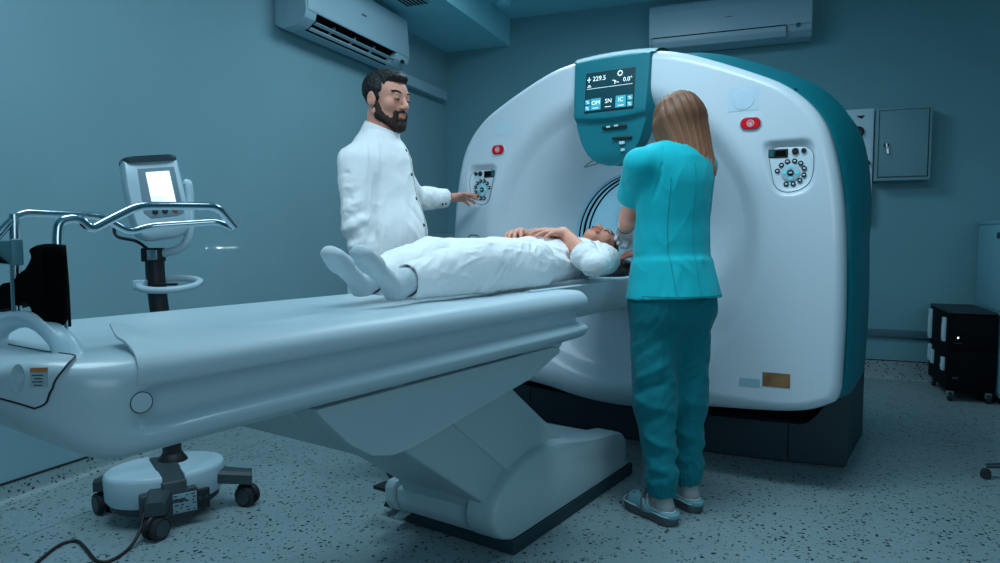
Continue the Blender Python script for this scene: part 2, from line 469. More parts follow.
for x in (1.13, 1.35):
    for y in (5.44, 5.95):
        mb = MB(); mb.lathe([(.03, -.012), (.034, -.006), (.034, .006), (.03, .012)], orient((x, y, .034), (1, 0, 0)), 20)
        c = mb.build('castor', RUBBER, fr)
        MB().prism([(y - .025, .078), (y + .025, .078), (y + .008, .03), (y - .008, .03)], 'u', x - .02, x + .02, .003).build('fork', STEEL, fr, c)
fr = thing('storage_cabinet', 'pale blue-white storage cabinet at the right edge, past the black power cabinet', 'cabinet', (1.75, 5.7, 0), M_ROOM)
CABM = mat('pale_cabinet', (.20, .46, .55), .45)
MB().box2((1.40, 5.30, .05), (2.2, YB - .02, 1.20), .005).build('body', CABM, fr)
MB().box2((1.395, 5.295, 1.20), (2.205, YB - .02, 1.225), .006).build('top', CABM, fr)
for k, (z0, z1) in enumerate(((.08, .60), (.62, 1.18))):
    d = MB().box2((1.392, 5.33, z0), (1.402, YB - .06, z1), .004).build('door', CABM, fr)
    MB().box2((1.385, 5.47, z1 - .075), (1.394, 5.56, z1 - .035), .004).build('handle', SLATE, fr, d)
MB().box2((1.42, 5.33, 0), (2.18, YB - .03, .05)).build('plinth', BLACK, fr)

# rolling stool, only the tip of a leg reaches into the frame
fr = thing('rolling_stool', 'grey star-base leg with a castor at the lower right corner', 'stool', (1.16, 3.68, 0), M_ROOM)
cx, cy = 1.16, 3.68
for k in range(5):
    a = math.radians(166 + 72 * k); dx, dy = math.cos(a), math.sin(a)
    mb = MB(); mb.tube([(cx + dx * .03, cy + dy * .03, .095), (cx + dx * .12, cy + dy * .12, .085), (cx + dx * .235, cy + dy * .235, .06)], [.022, .02, .015], 10, flat=.7)
    l = mb.build('leg', SLATE, fr)
    for s in (-1, 1):
        ox, oy = -dy * .012 * s, dx * .012 * s
        mb = MB(); mb.lathe([(.018, -.007), (.022, -.004), (.022, .004), (.018, .007)], orient((cx + dx * .235 + ox, cy + dy * .235 + oy, .022), (-dy, dx, 0)), 16)
        mb.build('castor', RUBBER, fr, l)
mb = MB(); mb.tube([(cx, cy, .07), (cx, cy, .45)], .025, 16); mb.build('column', STEEL, fr)
mb = MB(); mb.lathe([(.001, .45), (.16, .45), (.185, .47), (.185, .51), (.16, .53), (.001, .535)], Matrix.Translation((cx, cy, 0)), 32)
mb.build('seat', SLATE, fr)
# ================================================================== CT gantry
ZB, RD, RB = 1.10, .765, .355          # bore axis height, dish radius, bore radius
half = [(0, 1.985), (.2, 1.974), (.37, 1.937), (.645, 1.825), (.80, 1.742), (.912, 1.628), (.972, 1.48), (1.015, 1.22), (1.03, .85),
        (1.026, .56), (1.018, .455), (.985, .412), (.84, .362), (.43, .322), (.2, .285), (0, .272)]
OUT = [(u, z) for u, z in half] + [(-u * (.982 if z > .6 else .99), z) for u, z in half[-2:0:-1]]
OUTS = np.array(cat_rom(OUT, 12, True))
_th = np.unwrap(np.arctan2(OUTS[:, 1] - ZB, OUTS[:, 0])); _rr = np.hypot(OUTS[:, 0], OUTS[:, 1] - ZB)
_o = np.argsort(np.mod(_th, 2 * PI)); _THS = np.mod(_th, 2 * PI)[_o]; _RRS = _rr[_o]
def Rout(th): return np.interp(np.mod(th, 2 * PI), _THS, _RRS, period=2 * PI)

PPOLY = np.array([(.683, 1.525), (.915, 1.53), (.925, 1.335), (.885, 1.285), (.755, 1.283)])     # pocket round a control panel
PLATE = np.array([(.722, 1.497), (.902, 1.492), (.908, 1.345), (.878, 1.306), (.762, 1.302)])
def poly_sd(U, Z, poly, k=.025):
    """smooth signed distance to a convex polygon (negative inside)"""
    c = poly.mean(0); d = None
    for i in range(len(poly)):
        a, b = poly[i], poly[(i + 1) % len(poly)]
        n = np.array([b[1] - a[1], a[0] - b[0]]); n /= np.linalg.norm(n)
        if np.dot(c - a, n) > 0: n = -n
        e = (U - a[0]) * n[0] + (Z - a[1]) * n[1]
        if d is None: d = e
        else:
            h = np.clip(.5 + .5 * (e - d) / k, 0, 1); d = d * (1 - h) + e * h + k * h * (1 - h)
    return d
def gface(U, Z, pocket=True):
    U = np.asarray(U, float); Z = np.asarray(Z, float)
    r = np.hypot(U, Z - ZB); th = np.arctan2(Z - ZB, U)
    v = 3.025 + .085 * np.abs(U) ** 2.2 + .02 * np.clip((Z - 1.1) / .9, -1, 1) ** 2
    t = np.clip((RD - r) / (RD - RB), 0, 1)
    v = v + .36 * (.45 * t + .55 * t ** 2.2) * sstep(0, .34, t)
    e = Rout(th) - r
    w = .045 + .10 * sstep(-.5, -.95, np.sin(th))
    q = np.clip(w - e, 0, w); v = v + (w - np.sqrt(np.maximum(w * w - q * q, 0)))
    if pocket: v = v + .026 * sstep(0, -.036, poly_sd(np.where(U < 0, -U + .040, U), np.where(U < 0, Z + .012, Z), PPOLY, .05))
    return v
def gnorm(u, z):
    e = .004; dv_u = (gface(u + e, z) - gface(u - e, z)) / (2 * e); dv_z = (gface(u, z + e) - gface(u, z - e)) / (2 * e)
    return Vector((float(dv_u), -1, float(dv_z))).normalized()
def gpoint(u, z, off=0.):
    n = gnorm(u, z); return Vector((u, float(gface(u, z)), z)) + n * off

GA = thing('ct_scanner_gantry', 'big white and teal scanner ring with a round bore, at the end of the couch', 'medical scanner', (0, 3.7, 0))
# front cover: polar net from the bore to the outline, then a rim turned back
NT, NR = 720, 190
th = np.linspace(0, 2 * PI, NT, endpoint=False); tt = np.linspace(0, 1, NR)
tt = 1 - (1 - tt) ** 1.25
Rm = RB + (Rout(th)[None, :] - RB) * tt[:, None]
U = Rm * np.cos(th)[None, :]; Z = ZB + Rm * np.sin(th)[None, :]
V = gface(U, Z)
rings = [np.stack([U[i], V[i], Z[i]], -1) for i in range(NR)]
for dv, k in ((.02, 1.0), (.05, 1.0), (.056, .996)):
    Ro = Rout(th) * k
    rings.append(np.stack([Ro * np.cos(th), V[-1] + dv, ZB + Ro * np.sin(th)], -1))
mb = MB(); mb.loft(rings, caps=False)
COVERW = mat('gantry_white', (.62, .71, .78), .34, coat=.2, bump=(5, .015, .01))
mb.build('front_cover', COVERW, GA, smooth=60)
# bore tube with its dark ring grooves
BORE = mat('bore_liner', (.46, .66, .76), .4)
rings = []
for r, v in ((RB, 3.392), (RB + .002, 3.40), (RB - .004, 3.42), (RB - .006, 4.16), (RB + .04, 4.24)):
    rings.append(np.stack([r * np.cos(th[::6]), np.full(NT // 6, v), ZB + r * np.sin(th[::6])], -1))
mb = MB(); mb.loft(rings, caps=False); mb.build('bore_liner', BORE, GA, smooth=60)
def ring_part(name, r, v, w, material, h=.004):
    mb = MB(); c = [(r * math.cos(a), v, ZB + r * math.sin(a)) for a in th[::8]]
    rr = []
    prof = [(-h, -w), (h, -w), (h, w), (-h, w)]
    ringl = []
    for dr, dv in prof: ringl.append(np.stack([(r + dr) * np.cos(th[::6]), np.full(NT // 6, v + dv), ZB + (r + dr) * np.sin(th[::6])], -1))
    mb.loft(ringl, caps=False, closed=True); return mb.build(name, material, GA, smooth=30)
ring_part('bore_ring', RB - .0035, 3.425, .005, BLACKM); ring_part('bore_ring', RB - .0055, 3.475, .008, BLACKM)
ring_part('bore_ring', RB - .0065, 3.53, .004, BLACKM)
# teal shell behind the front cover
rings = []
for v, off in ((3.225, -.03), (3.215, -.006), (3.222, .004), (3.26, .012), (3.45, .022), (3.8, .012), (4.0, -.02), (4.12, -.07), (4.20, -.14), (4.235, -.23), (4.245, -.36)):
    dg = np.clip(np.sin(2 * np.mod(th[::4], PI)) * np.sign(np.sin(th[::4])) * np.sign(np.cos(th[::4])) * np.where(np.sin(th[::4]) > 0, 1, 0), -1, 1)
    dg = np.where(np.sin(th[::4]) > 0, np.abs(np.sin(2 * th[::4])), 0)
    Ro = Rout(th[::4]) + off + (.040 * dg + .008 + .020 * np.clip(np.sin(th[::4]), 0, 1)) * float(sstep(3.23, 3.42, v)); x = Ro * np.cos(th[::4]); z = ZB + Ro * np.sin(th[::4])
    vv = v + .085 * np.abs(x) ** 2.2 * sstep(3.5, 3.2, v)
    rings.append(np.stack([x, vv, z], -1))
rings.append(np.stack([(RB + .04) * np.cos(th[::4]), np.full(NT // 4, 4.245), ZB + (RB + .04) * np.sin(th[::4])], -1))
mb = MB(); mb.loft(rings, caps=False); mb.build('rear_shell', TEAL, GA, smooth=50)
# seam across the shell top right and little catch on its side
a = math.atan2(1.775 - ZB, .80); ro = float(Rout(a)) + .017
mb = MB(); mb.tube([((ro + o) * math.cos(a), v, ZB + (ro + o) * math.sin(a)) for v, o in ((3.28, -.004), (3.34, .001), (3.45, .005), (3.65, .002), (3.8, -.005))], .003, 6)
mb.build('shell_seam', BLACKM, GA)
a = math.atan2(.86 - ZB, 1.03); ro = float(Rout(a)) + .02
MB().box((ro * math.cos(a) + .003, 3.56, .86), (.008, .02, .055), .003).build('shell_catch', TEALD, GA)

# control panels, mirrored left and right
PANELM = mat('panel_plate', (.62, .74, .81), .4)
KEYC = mat('lit_key', (.05, .5, .6), .4, emit=(.15, .8, .95), estr=.28)
ICON = mat('key_icon', (.6, .8, .85), .5)
def plate_mesh(poly, sgn, off, thick):
    c = poly.mean(0); n = 96; P = []
    for k in range(n):
        a = 2 * PI * k / n; lo, hi = 0, .2
        for _ in range(22):
            m = (lo + hi) / 2
            if poly_sd(np.array(c[0] + m * math.cos(a)), np.array(c[1] + m * math.sin(a)), poly, .055) < 0: lo = m
            else: hi = m
        P.append((lo, a))
    rings = []
    for s, o in ((.02, off), (.35, off), (.7, off), (.93, off), (.98, off - .001), (1, off - .003), (1, off - thick)):
        ring = []
        for lo, a in P:
            u = c[0] + lo * s * math.cos(a) - (.040 if sgn < 0 else 0); z = c[1] + lo * s * math.sin(a) - (.012 if sgn < 0 else 0)
            ring.append((sgn * u, float(gface(sgn * u, z)) - o, z))
        rings.append(ring)
    mb = MB(); mb.loft(rings, caps=True); return mb
DIALC = (.815, 1.385)
for sgn in (1, -1):
    pl = plate_mesh(PLATE, sgn, .005, .012).build('control_panel', PANELM, GA, smooth=50)
    c = PLATE.mean(0)
    def at(u, z, off=.005):
        u = u - (.040 if sgn < 0 else 0); z = z - (.012 if sgn < 0 else 0); return orient(gpoint(sgn * u, z, off), gnorm(sgn * u, z))
    # hairline round the plate
    ol = pl.data; eb = MB(); eb.tube([tuple(np.array(ol.vertices[5 * 96 + q_].co) + np.array(GA.base) + np.array([0, -.0004, 0])) for q_ in range(96)], .0011, 5, True); eb.build('plate_edge', SLATE, GA, pl)
    edge = [(sgn * u, float(gface(sgn * u, z)) - .0035, z) for u, z in [tuple(c + (p - c) * 1.03) for p in PLATE]]
    mb = MB(); mb.box((0, 0, 0), (.078, .037, .008), .003, M=at(DIALC[0] - .050 * 1, DIALC[1] + .083)); d = mb.build('display', BLACK, GA, pl)
    mb = MB(); mb.box((.010 * sgn, 0, .0045), (.042, .022, .002), M=at(DIALC[0] - .050, DIALC[1] + .083)); mb.build('display', BLACKM, GA, pl)
    mb = MB(); mb.box((-.027 * sgn, 0, .0045), (.018, .026, .0015), M=at(DIALC[0] - .050, DIALC[1] + .083)); mb.build('display', TEALD, GA, pl)
    for du, dz, r in ((.016, .089, .0135), (.048, .09, .010)):
        mb = MB(); mb.lathe([(r, -.003), (r, .007), (r * .8, .010), (.001, .010)], at(DIALC[0] + du, DIALC[1] + dz), 20); mb.build('knob', BLACK, GA, pl)
    mb = MB(); mb.lathe([(.037, -.003), (.037, .003), (.034, .0045), (.001, .0045)], at(*DIALC), 36); dl = mb.build('dial', mat('dial_grey', (.40, .55, .63), .4), GA, pl)
    mb = MB(); mb.lathe([(.0135, .003), (.0135, .008), (.010, .010), (.001, .010)], at(*DIALC), 24); mb.build('button', BLACK, GA, pl)
    mb = MB(); mb.box((0, 0, .0105), (.013, .005, .001), M=at(*DIALC)); mb.build('key_icon', ICON, GA, pl)
    for k in range(4):
        a = PI / 2 * k; mb = MB()
        mb.lathe([(.0075, .003), (.0075, .0065), (.001, .007)], at(DIALC[0] + .024 * math.cos(a), DIALC[1] + .024 * math.sin(a)), 14); mb.build('lit_key', KEYC, GA, pl)
    for dx, dy in ((-67, -12), (-47, -44), (-17, -62), (19, -64), (50, -50), (68, -22), (67, 14), (48, 43), (15, 61), (-20, 61)):
        u, z = DIALC[0] + dx * .00076, DIALC[1] - dy * .00076
        mb = MB(); mb.lathe([(.0102, -.003), (.0102, .006), (.0085, .008), (.001, .008)], at(u, z), 16); b = mb.build('button', BLACK, GA, pl)
        mb = MB(); mb.box((0, 0, .0085), (.0085, .006, .001), M=at(u, z)); mb.build('key_icon', ICON, GA, pl)
    # emergency stop: red lozenge with a ringed hand mark
    eu, ez = .658 - (.012 if sgn < 0 else 0), 1.598 - (.020 if sgn < 0 else 0); ME = orient(gpoint(sgn * eu, ez, 0), gnorm(sgn * eu, ez))
    stad = lambda w, h, n=12: [((w - h) * (1 if k < n else -1) + h * math.cos(-PI / 2 + PI * k / (n - 1) if k < n else PI / 2 + PI * (k - n) / (n - 1)), h * math.sin(-PI / 2 + PI * k / (n - 1) if k < n else PI / 2 + PI * (k - n) / (n - 1))) for k in range(2 * n)]
    mb = MB(); mb.loft([[ME @ Vector((x * s, y * s, h)) for x, y in stad(.046, .028)] for s, h in ((1, -.004), (1, .003), (.95, .006), (.92, .004))]); st = mb.build('emergency_stop', PALE, GA)
    mb = MB(); mb.loft([[ME @ Vector((x * s, y * s, h)) for x, y in stad(.041, .0235)] for s, h in ((1, .003), (1, .008), (.93, .011))]); mb.build('button', RED, GA, st)
    mb = MB(); mb.tube([ME @ Vector((.0135 * math.cos(a), .0135 * math.sin(a), .0115)) for a in np.linspace(0, 2 * PI, 24, endpoint=False)], .0018, 6, True)
    for k in range(4): mb.box((-.006 + .004 * k, .002 if k in (1, 2) else 0, .0115), (.0022, .012, .001), M=ME)
    mb.box((0, -.005, .0115), (.013, .006, .001), M=ME); mb.build('stop_mark', mat('print_pale', (.75, .6, .62), .5), GA, st)
def patch_on_face(u0, u1, z0, z1, off, r=.01, n=8):
    uu, zz = np.meshgrid(np.linspace(u0, u1, n), np.linspace(z0, z1, n)); P = np.stack([uu, gface(uu, zz) - off, zz], -1); mb = MB(); mb.grid(P); return mb
# round blanking cap on a square patch, upper right
mu, mz = .625, 1.705; MC = orient(gpoint(mu, mz, 0), gnorm(mu, mz))
pt = patch_on_face(mu - .063, mu + .063, mz - .05, mz + .05, .0012, n=14).build('cover_patch', mat('patch', (.53, .685, .79), .35), GA)
rr_ = []
for r_, o_ in ((.047, .0005), (.046, .0028), (.042, .0032), (.02, .0032), (.001, .0032)): rr_.append([(mu + r_ * math.cos(a), float(gface(mu + r_ * math.cos(a), mz + r_ * math.sin(a))) - o_, mz + r_ * math.sin(a)) for a in np.linspace(0, 2 * PI, 40, endpoint=False)])
mb = MB(); mb.loft(rr_); mb.build('round_cap', MATS['patch'], GA, pt)
patch_on_face(-.68, -.545, 1.655, 1.72, .0012, n=14).build('cover_patch', mat('patch_pale', (.58, .72, .81), .3), GA)
# small access flap on the left, beside the patient
u0, u1, z0, z1 = -.865, -.785, 1.02, 1.125
path = round_path([(u0, z0), (u0, z1), (u1, z1), (u1, z0)], .022)
mb = MB(); mb.tube([gpoint(p[0], p[1], .0) for p in [Vector((a[0], a[1], 0)) for a in round_path([(u0, z0, 0), (u0, z1, 0), (u1, z1, 0), (u1, z0, 0)], .022)]], .0028, 6)
mb.build('access_flap', SLATE, GA)
# blurred orange notice low on the right
m, nt, p = new_mat('orange_notice'); N = nt.nodes; L = nt.links
tc = N.new('ShaderNodeTexCoord'); nz = N.new('ShaderNodeTexNoise'); nz.inputs['Scale'].default_value = 14; nz.inputs['Detail'].default_value = 1
L.new(tc.outputs['Object'], nz.inputs['Vector'])
rp = N.new('ShaderNodeValToRGB'); rp.color_ramp.elements[0].color = (.20, .10, .04, 1); rp.color_ramp.elements[1].color = (.36, .18, .07, 1)
rp.color_ramp.elements[0].position = .35; rp.color_ramp.elements[1].position = .65
L.new(nz.outputs['Fac'], rp.inputs['Fac']); L.new(rp.outputs['Color'], p.inputs['Base Color'])
lu, lz = .785, .50
def patch_on_face(u0, u1, z0, z1, off, r=.01, n=8):
    uu, zz = np.meshgrid(np.linspace(u0, u1, n), np.linspace(z0, z1, n)); P = np.stack([uu, gface(uu, zz) - off, zz], -1); mb = MB(); mb.grid(P); Q = P.copy(); Q[..., 1] += off; return mb
patch_on_face(lu - .055, lu + .055, lz - .028, lz + .034, .002).build('notice', m, GA)
patch_on_face(lu - .15, lu - .065, lz - .035, lz + .0, .002).build('notice', mat('notice_blue', (.30, .48, .56), .5), GA)

# teal console at the top centre: a hooded block with the screen, a hollow below with slots
def cw(z):  # half width at height z
    return np.interp(z, [1.455, 1.47, 1.50, 1.56, 1.64, 1.70, 1.78, 2.03], [.02, .075, .120, .162, .190, .200, .204, .212])
zs = np.concatenate([np.linspace(1.455, 1.49, 5), np.linspace(1.51, 1.665, 8), np.linspace(1.672, 1.70, 6), np.linspace(1.72, 1.955, 12)])
rows = []
SHIFT = .022
for z in zs:
    w = float(cw(z)); zc_ = min(z, 1.995)
    block = float(sstep(1.668, 1.70, z))
    proud = .026 * min(1, (z - 1.44) / .06) + block * (.018 - .026 * (z - 1.70) / .25)
    row = []
    for s in np.linspace(-1, 1, 25):
        u = w * s + SHIFT
        b = min(1, (1 - abs(s)) / .10); edge = math.sin(b * PI / 2)
        hollow = -.0 if block > .5 else -.006 * (1 - s * s)
        zdip = (-.018 * (1 - s * s)) * float(sstep(1.655, 1.675, z) * (1 - sstep(1.70, 1.76, z)))
        row.append((u, 3.045 + .03 * u * u - proud * edge + (.05 if b <= 0 else 0) - hollow, z + zdip))
    rows.append(row)
base_row = rows[-1]
for dv, z in ((.012, 1.975), (.05, 1.998), (.12, 2.015), (.26, 2.02)): rows.append([(p[0], 3.035 + dv, z - .25 * p[0] ** 2) for p in base_row])
mb = MB(); mb.grid(np.array(rows)); CN = mb.build('console', TEAL, GA, smooth=50)
# screen lies on the sloping upper block
zt, zb_ = 1.893, 1.712
def conv(u, z): return Vector((u, 3.045 - (.026 + .018 - .026 * (z - 1.70) / .25), z))
pb, ptp = conv(SHIFT, zb_), conv(SHIFT, zt); yv = (ptp - pb).normalized(); nv = Vector((1, 0, 0)).cross(yv)
MS = basis((pb + ptp) / 2 + nv * .002, (1, 0, 0), yv, nv)
SW, SH = .240, .178
SCRN = mat('screen_glass', (.002, .018, .03), .25, emit=(.01, .10, .135), estr=.42, spec=.1)
TXT = mat('screen_text', (.6, .75, .8), .5, emit=(.75, .92, 1), estr=.8)
TXB = mat('screen_tile', (.02, .22, .32), .5, emit=(.05, .42, .58), estr=.55)
mb = MB(); mb.box((0, 0, -.001), (SW + .012, SH + .012, .004), .001, M=MS); bz = mb.build('screen', BLACK, GA, CN)
mb = MB(); mb.box((0, 0, .0012), (SW, SH, .002), M=MS)
SCO = mb.build('screen', SCRN, GA, CN)
def scr(name, mbx, m): return mbx.build(name, m, GA, SCO if False else CN, smooth=None, fixn=False)
def TS(x, y, s=1.): return MS @ Matrix.Translation((x, y, .0028)) @ Matrix.Scale(s, 4)
scr('readout', text_mb('229.5', .031, TS(-.054, .063)), TXT); scr('readout', text_mb('0.0°', .029, TS(.092, .042)), TXT)
scr('readout', text_mb('OM', .028, TS(-.066, -.052)), TXT); scr('readout', text_mb('SN', .029, TS(-.001, -.050)), TXT); scr('readout', text_mb('IC', .028, TS(.062, -.050)), TXT)
mb = MB()
mb.box((-.108, .062, .003), (.020, .0035, .0006), M=MS); mb.box((-.108, .062, .003), (.0035, .026, .0006), M=MS)   # table-height cross
mb.box((0, .018, .003), (.235, .0018, .0006), M=MS)
mb.box((-.105, .028, .003), (.02, .003, .0006), M=MS); mb.box((-.105, .034, .003), (.012, .003, .0006), M=MS)
for x in (.02, .03, .042): mb.box((x, .045 - (x - .02) * .5, .003), (.010, .0035, .0006), M=MS)
mb.box((.028, .036, .003), (.0035, .018, .0006), M=MS)
for k in range(8):
    a = PI / 4 * k; mb.box((.052 + .011 * math.cos(a), .075 + .011 * math.sin(a), .003), (.006, .006, .0006), M=MS)
for x in (-.066, -.001, .064): mb.box((x, -.077, .0034), (.03, .0028, .0006), M=MS)
scr('screen_marks', mb, TXT)
for x, y, w, hh in [(-.066, -.058, .052, .055), (.062, -.058, .052, .055)] + [(x, y, .026, .024) for x in (-.109, .108) for y in (-.045, -.074)]:
    mb = MB(); mb.box((x, y, .0022), (w, hh, .0008), M=MS); scr('screen_tile', mb, TXB)
mb = MB()
for x in (-.109, .108):
    for y in (-.045, -.074):
        mb.box((x - .003, y + .003, .003), (.012, .003, .0006), M=MS); mb.box((x + .002, y - .004, .003), (.010, .003, .0006), M=MS)
scr('screen_marks', mb, TXT)
# slots and small lamps in the hollow
for (u, z, w, h, m, d) in ((.045, 1.632, .125, .014, BLACK, .004), (.085, 1.578, .10, .011, BLACK, .004), (.015, 1.634, .022, .009, ICON, .006), (.055, 1.636, .022, .009, ICON, .006),
                           (.085, 1.555, .028, .014, ICON, .005), (.09, 1.522, .02, .012, ICON, .005)):
    uu = u + SHIFT - .02
    MB().box((uu, 3.045 - .030, z), (w, d * 2, h), .003).build('console_slot' if m is BLACK else 'indicator', m, GA, CN)
# thin laser-slit line arching above the bore
mb = MB(); arc = []
for a in np.linspace(math.radians(86), math.radians(122), 30):
    r = .452; arc.append(gpoint(r * math.cos(a), ZB + r * math.sin(a), .0))
for a in np.linspace(math.radians(122), math.radians(86), 30):
    r = .448 - .022 * math.sin((a - math.radians(86)) / math.radians(36) * PI); arc.append(gpoint(r * math.cos(a), ZB + r * math.sin(a), .0))
mb.tube(arc, .0022, 6, True); mb.build('laser_window', SLATE, GA)

# base under the gantry: slate plinth with raised ends
bx = np.linspace(-1.0, 1.0, 61)
def bfront(u): return 3.465 + .155 * np.abs(u) ** 2.0
def btop(u): return .205 + .205 * sstep(.80, 1.0, np.abs(u))
rows_f = []
for z in (0, .018): rows_f.append([(u * .985, bfront(u) + .03, z) for u in bx])
for t in (0, .25, .5, .75, .93, .985): rows_f.append([(u, bfront(u), .018 + (btop(u) - .018) * t) for u in bx])
rows_f.append([(u, bfront(u) + .012, btop(u)) for u in bx]); rows_f.append([(u, bfront(u) + .30, btop(u)) for u in bx])
rows_f.append([(u * .98, 4.33, btop(u)) for u in bx]); rows_f.append([(u * .98, 4.345, btop(u) - .02) for u in bx]); rows_f.append([(u * .98, 4.345, 0) for u in bx])
mb = MB(); A = np.array(rows_f); mb.grid(A)
n = A.shape[1]; m_ = A.shape[0]
mb.f.append(tuple(i * n for i in range(m_))); mb.f.append(tuple(i * n + n - 1 for i in range(m_))[::-1])
BS = mb.build('base', SLATE, GA, smooth=40)
for su in (.745, -.745):
    mb = MB(); mb.tube([(su, bfront(su) - .0005, z) for z in (.02, .12, float(btop(su)) - .004)], .002, 6); mb.build('base_seam', BLACKM, GA, BS)
mb = MB(); mb.box2((-.80, 3.60, .18), (.80, 4.15, .50), .03); mb.build('underside', BLACKM, GA)

# ================================================================== patient couch
TB = thing('patient_table', 'long white scanner couch on a slanted lift column, carrying the patient', 'scanner table', (-.08, 1.8, 0))
sec = [(0, .912), (.13, .914), (.24, .920), (.295, .922), (.325, .916), (.342, .902), (.347, .888), (.339, .873), (.321, .861), (.310, .846), (.309, .829), (.319, .816),
       (.343, .809), (.357, .802), (.361, .792), (.352, .775), (.333, .763), (.30, .757), (.15, .756), (0, .756)]
secs = cat_rom(sec, 3)
flat = [(0, .912), (.13, .914), (.24, .920), (.29, .922), (.318, .917), (.336, .905), (.344, .89), (.347, .87), (.348, .855), (.348, .84), (.348, .825), (.348, .812),
        (.348, .804), (.347, .796), (.344, .784), (.337, .773), (.325, .763), (.30, .757), (.15, .756), (0, .756)]
flats = cat_rom(flat, 3)
def section(v):
    g = float(sstep(.565, .625, v)) * float(1 - sstep(2.05, 2.14, v) * .0)
    q = min(1., max(0., (v - .395) / .20)); k = math.sqrt(max(0, 1 - (1 - q) ** 2.3)) if q < 1 else 1.
    zlift = .135 * (1 - sstep(.37, .56, v)) - .004 * (1 - sstep(.52, .8, v)); zl = .03 * (1 - sstep(.395, .47, v))
    far = 1 - .03 * sstep(1.95, 2.2, v)
    pts = []
    for (u1, z1), (u2, z2) in zip(secs, flats):
        u = (u1 * g + u2 * (1 - g)) * k * far; z = z1 * g + z2 * (1 - g)
        f = (z - .756) / .166
        z = z + zlift * (1 - f) * 1.0 - zl * f
        pts.append((u, z))
    ring = [(u, v, z) for u, z in pts] + [(-u, v, z) for u, z in pts[-2:0:-1]]
    return ring
vs_ = [.397, .400, .406, .415, .43, .45, .475, .50, .53, .56, .58, .60, .62, .64, .66, .70, .8, 1.0, 1.3, 1.6, 1.9, 2.02, 2.10, 2.14, 2.165, 2.18, 2.187]
rings = [section(v) for v in vs_]
def shrink(r, k, v): 
    c = np.array([0, 0, .84]); return [tuple((np.array([p[0], 0, p[2]]) - c) * [k, 1, k] + c + np.array([0, v, 0])) for p in r]
rings[-2] = shrink(rings[-2], .985, 2.18); rings[-1] = shrink(rings[-1], .95, 2.187)
mb = MB(); mb.loft(rings); mb.build('table_top', COUCH, TB, smooth=60)
# round cap at the head of the groove
mb = MB(); mb.lathe([(.0165, -.006), (.0165, .0006), (.015, .001), (.001, .001)], orient((.346, .588, .848), (1, -.12, .02)), 28); mb.build('round_cap', COUCH, TB)
mb = MB(); MQ = orient((.346, .588, .848), (1, -.12, .02)); mb.tube([MQ @ Vector((.0172 * math.cos(a), .0172 * math.sin(a), .0005)) for a in np.linspace(0, 2 * PI, 32, endpoint=False)], .0008, 6, True); mb.build('cap_gap', SLATE, TB)
# lower lip that runs under the head end of the rail
mb = MB(); mb.prism([(1.84, .765), (2.10, .765), (2.09, .735), (2.04, .728), (1.84, .745)], 'u', -.29, .29, .006); mb.build('under_rail', COUCH, TB)
mb = MB(); mb.box2((-.285, 1.02, .735), (.285, 1.95, .765)); mb.build('rail_shadow_gap', BLACKM, TB)  # black filler that draws the shadow gap between rail and carriage
# cradle with its pad running into the bore
crad = [(0, .912), (.12, .916), (.19, .928), (.215, .935), (.225, .930), (.222, .92), (.205, .87), (.17, .815), (.12, .785), (.06, .772), (0, .77)]
cs = cat_rom(crad, 4); ringc = []
for v, k in ((2.0, .97), (2.05, 1), (2.4, 1), (3.1, 1), (3.55, 1), (3.58, .95)):
    ringc.append([(u * k, v, z) for u, z in cs] + [(-u * k, v, z) for u, z in cs[-2:0:-1]])
mb = MB(); mb.loft(ringc); mb.build('cradle', COUCH, TB, smooth=60)
# pad: soft sheet over the near rail, its foot-end corner lifted and creased
nu, nvv = 46, 170
def railz(u):
    pu = [p for p in secs if p[1] >= .886]
    return float(np.interp(u, [p[0] for p in pu], [p[1] for p in pu]))
P = np.zeros((nvv, nu, 3)); Nn = np.zeros((nvv, nu, 3))
topc = [(u, railz(u)) for u in np.linspace(.115, .342, 34)] + [(.3445, .897), (.347, .889), (.3465, .882), (.3445, .877)]
tl = np.concatenate([[0], np.cumsum(np.hypot(*np.diff(np.array(topc), axis=0).T))])
for i, t in enumerate(np.linspace(0, 1, nvv) ** 1.3):
    for j, s_ in enumerate(np.linspace(0, 1, nu)):
        u = float(np.interp(s_ * tl[-1], tl, [p[0] for p in topc])); z = float(np.interp(s_ * tl[-1], tl, [p[1] for p in topc]))
        v0 = .655 - .075 * s_ ** .8; v = v0 + (2.17 - v0) * t
        near = math.exp(-((v - v0) / .06) ** 2)
        lift = .006 + (1 - s_) ** 1.5 * (.034 * near + .004) + .0035 * near * math.sin(s_ * 14) * (1 - s_)
        lift += .0016 * math.sin(v * 23 + s_ * 3) * math.sin(v * 7.3) * (1 - s_)
        f = max(0, (s_ - .86) / .14); lift *= 1 - .75 * f ** 2
        P[i, j] = (u + (.003 if s_ > .9 else 0) * f, v, z + lift)
mb = MB(); mb.grid(P); Q = P.copy(); Q[..., 2] -= .005; Q[..., 0] -= .004 * np.linspace(0, 1, nu)[None, :] ** 4; mb.grid(Q[:, ::-1])
o = nu * nvv
for j in range(nu - 1): mb.f.append((j, j + 1, o + nu - 2 - j, o + nu - 1 - j))
for i in range(nvv - 1):
    mb.f.append(((i + 1) * nu + nu - 1, i * nu + nu - 1, o + i * nu, o + (i + 1) * nu)); mb.f.append((i * nu, (i + 1) * nu, o + (i + 1) * nu + nu - 1, o + i * nu + nu - 1))
mb.build('pad', PAD, TB, smooth=70)
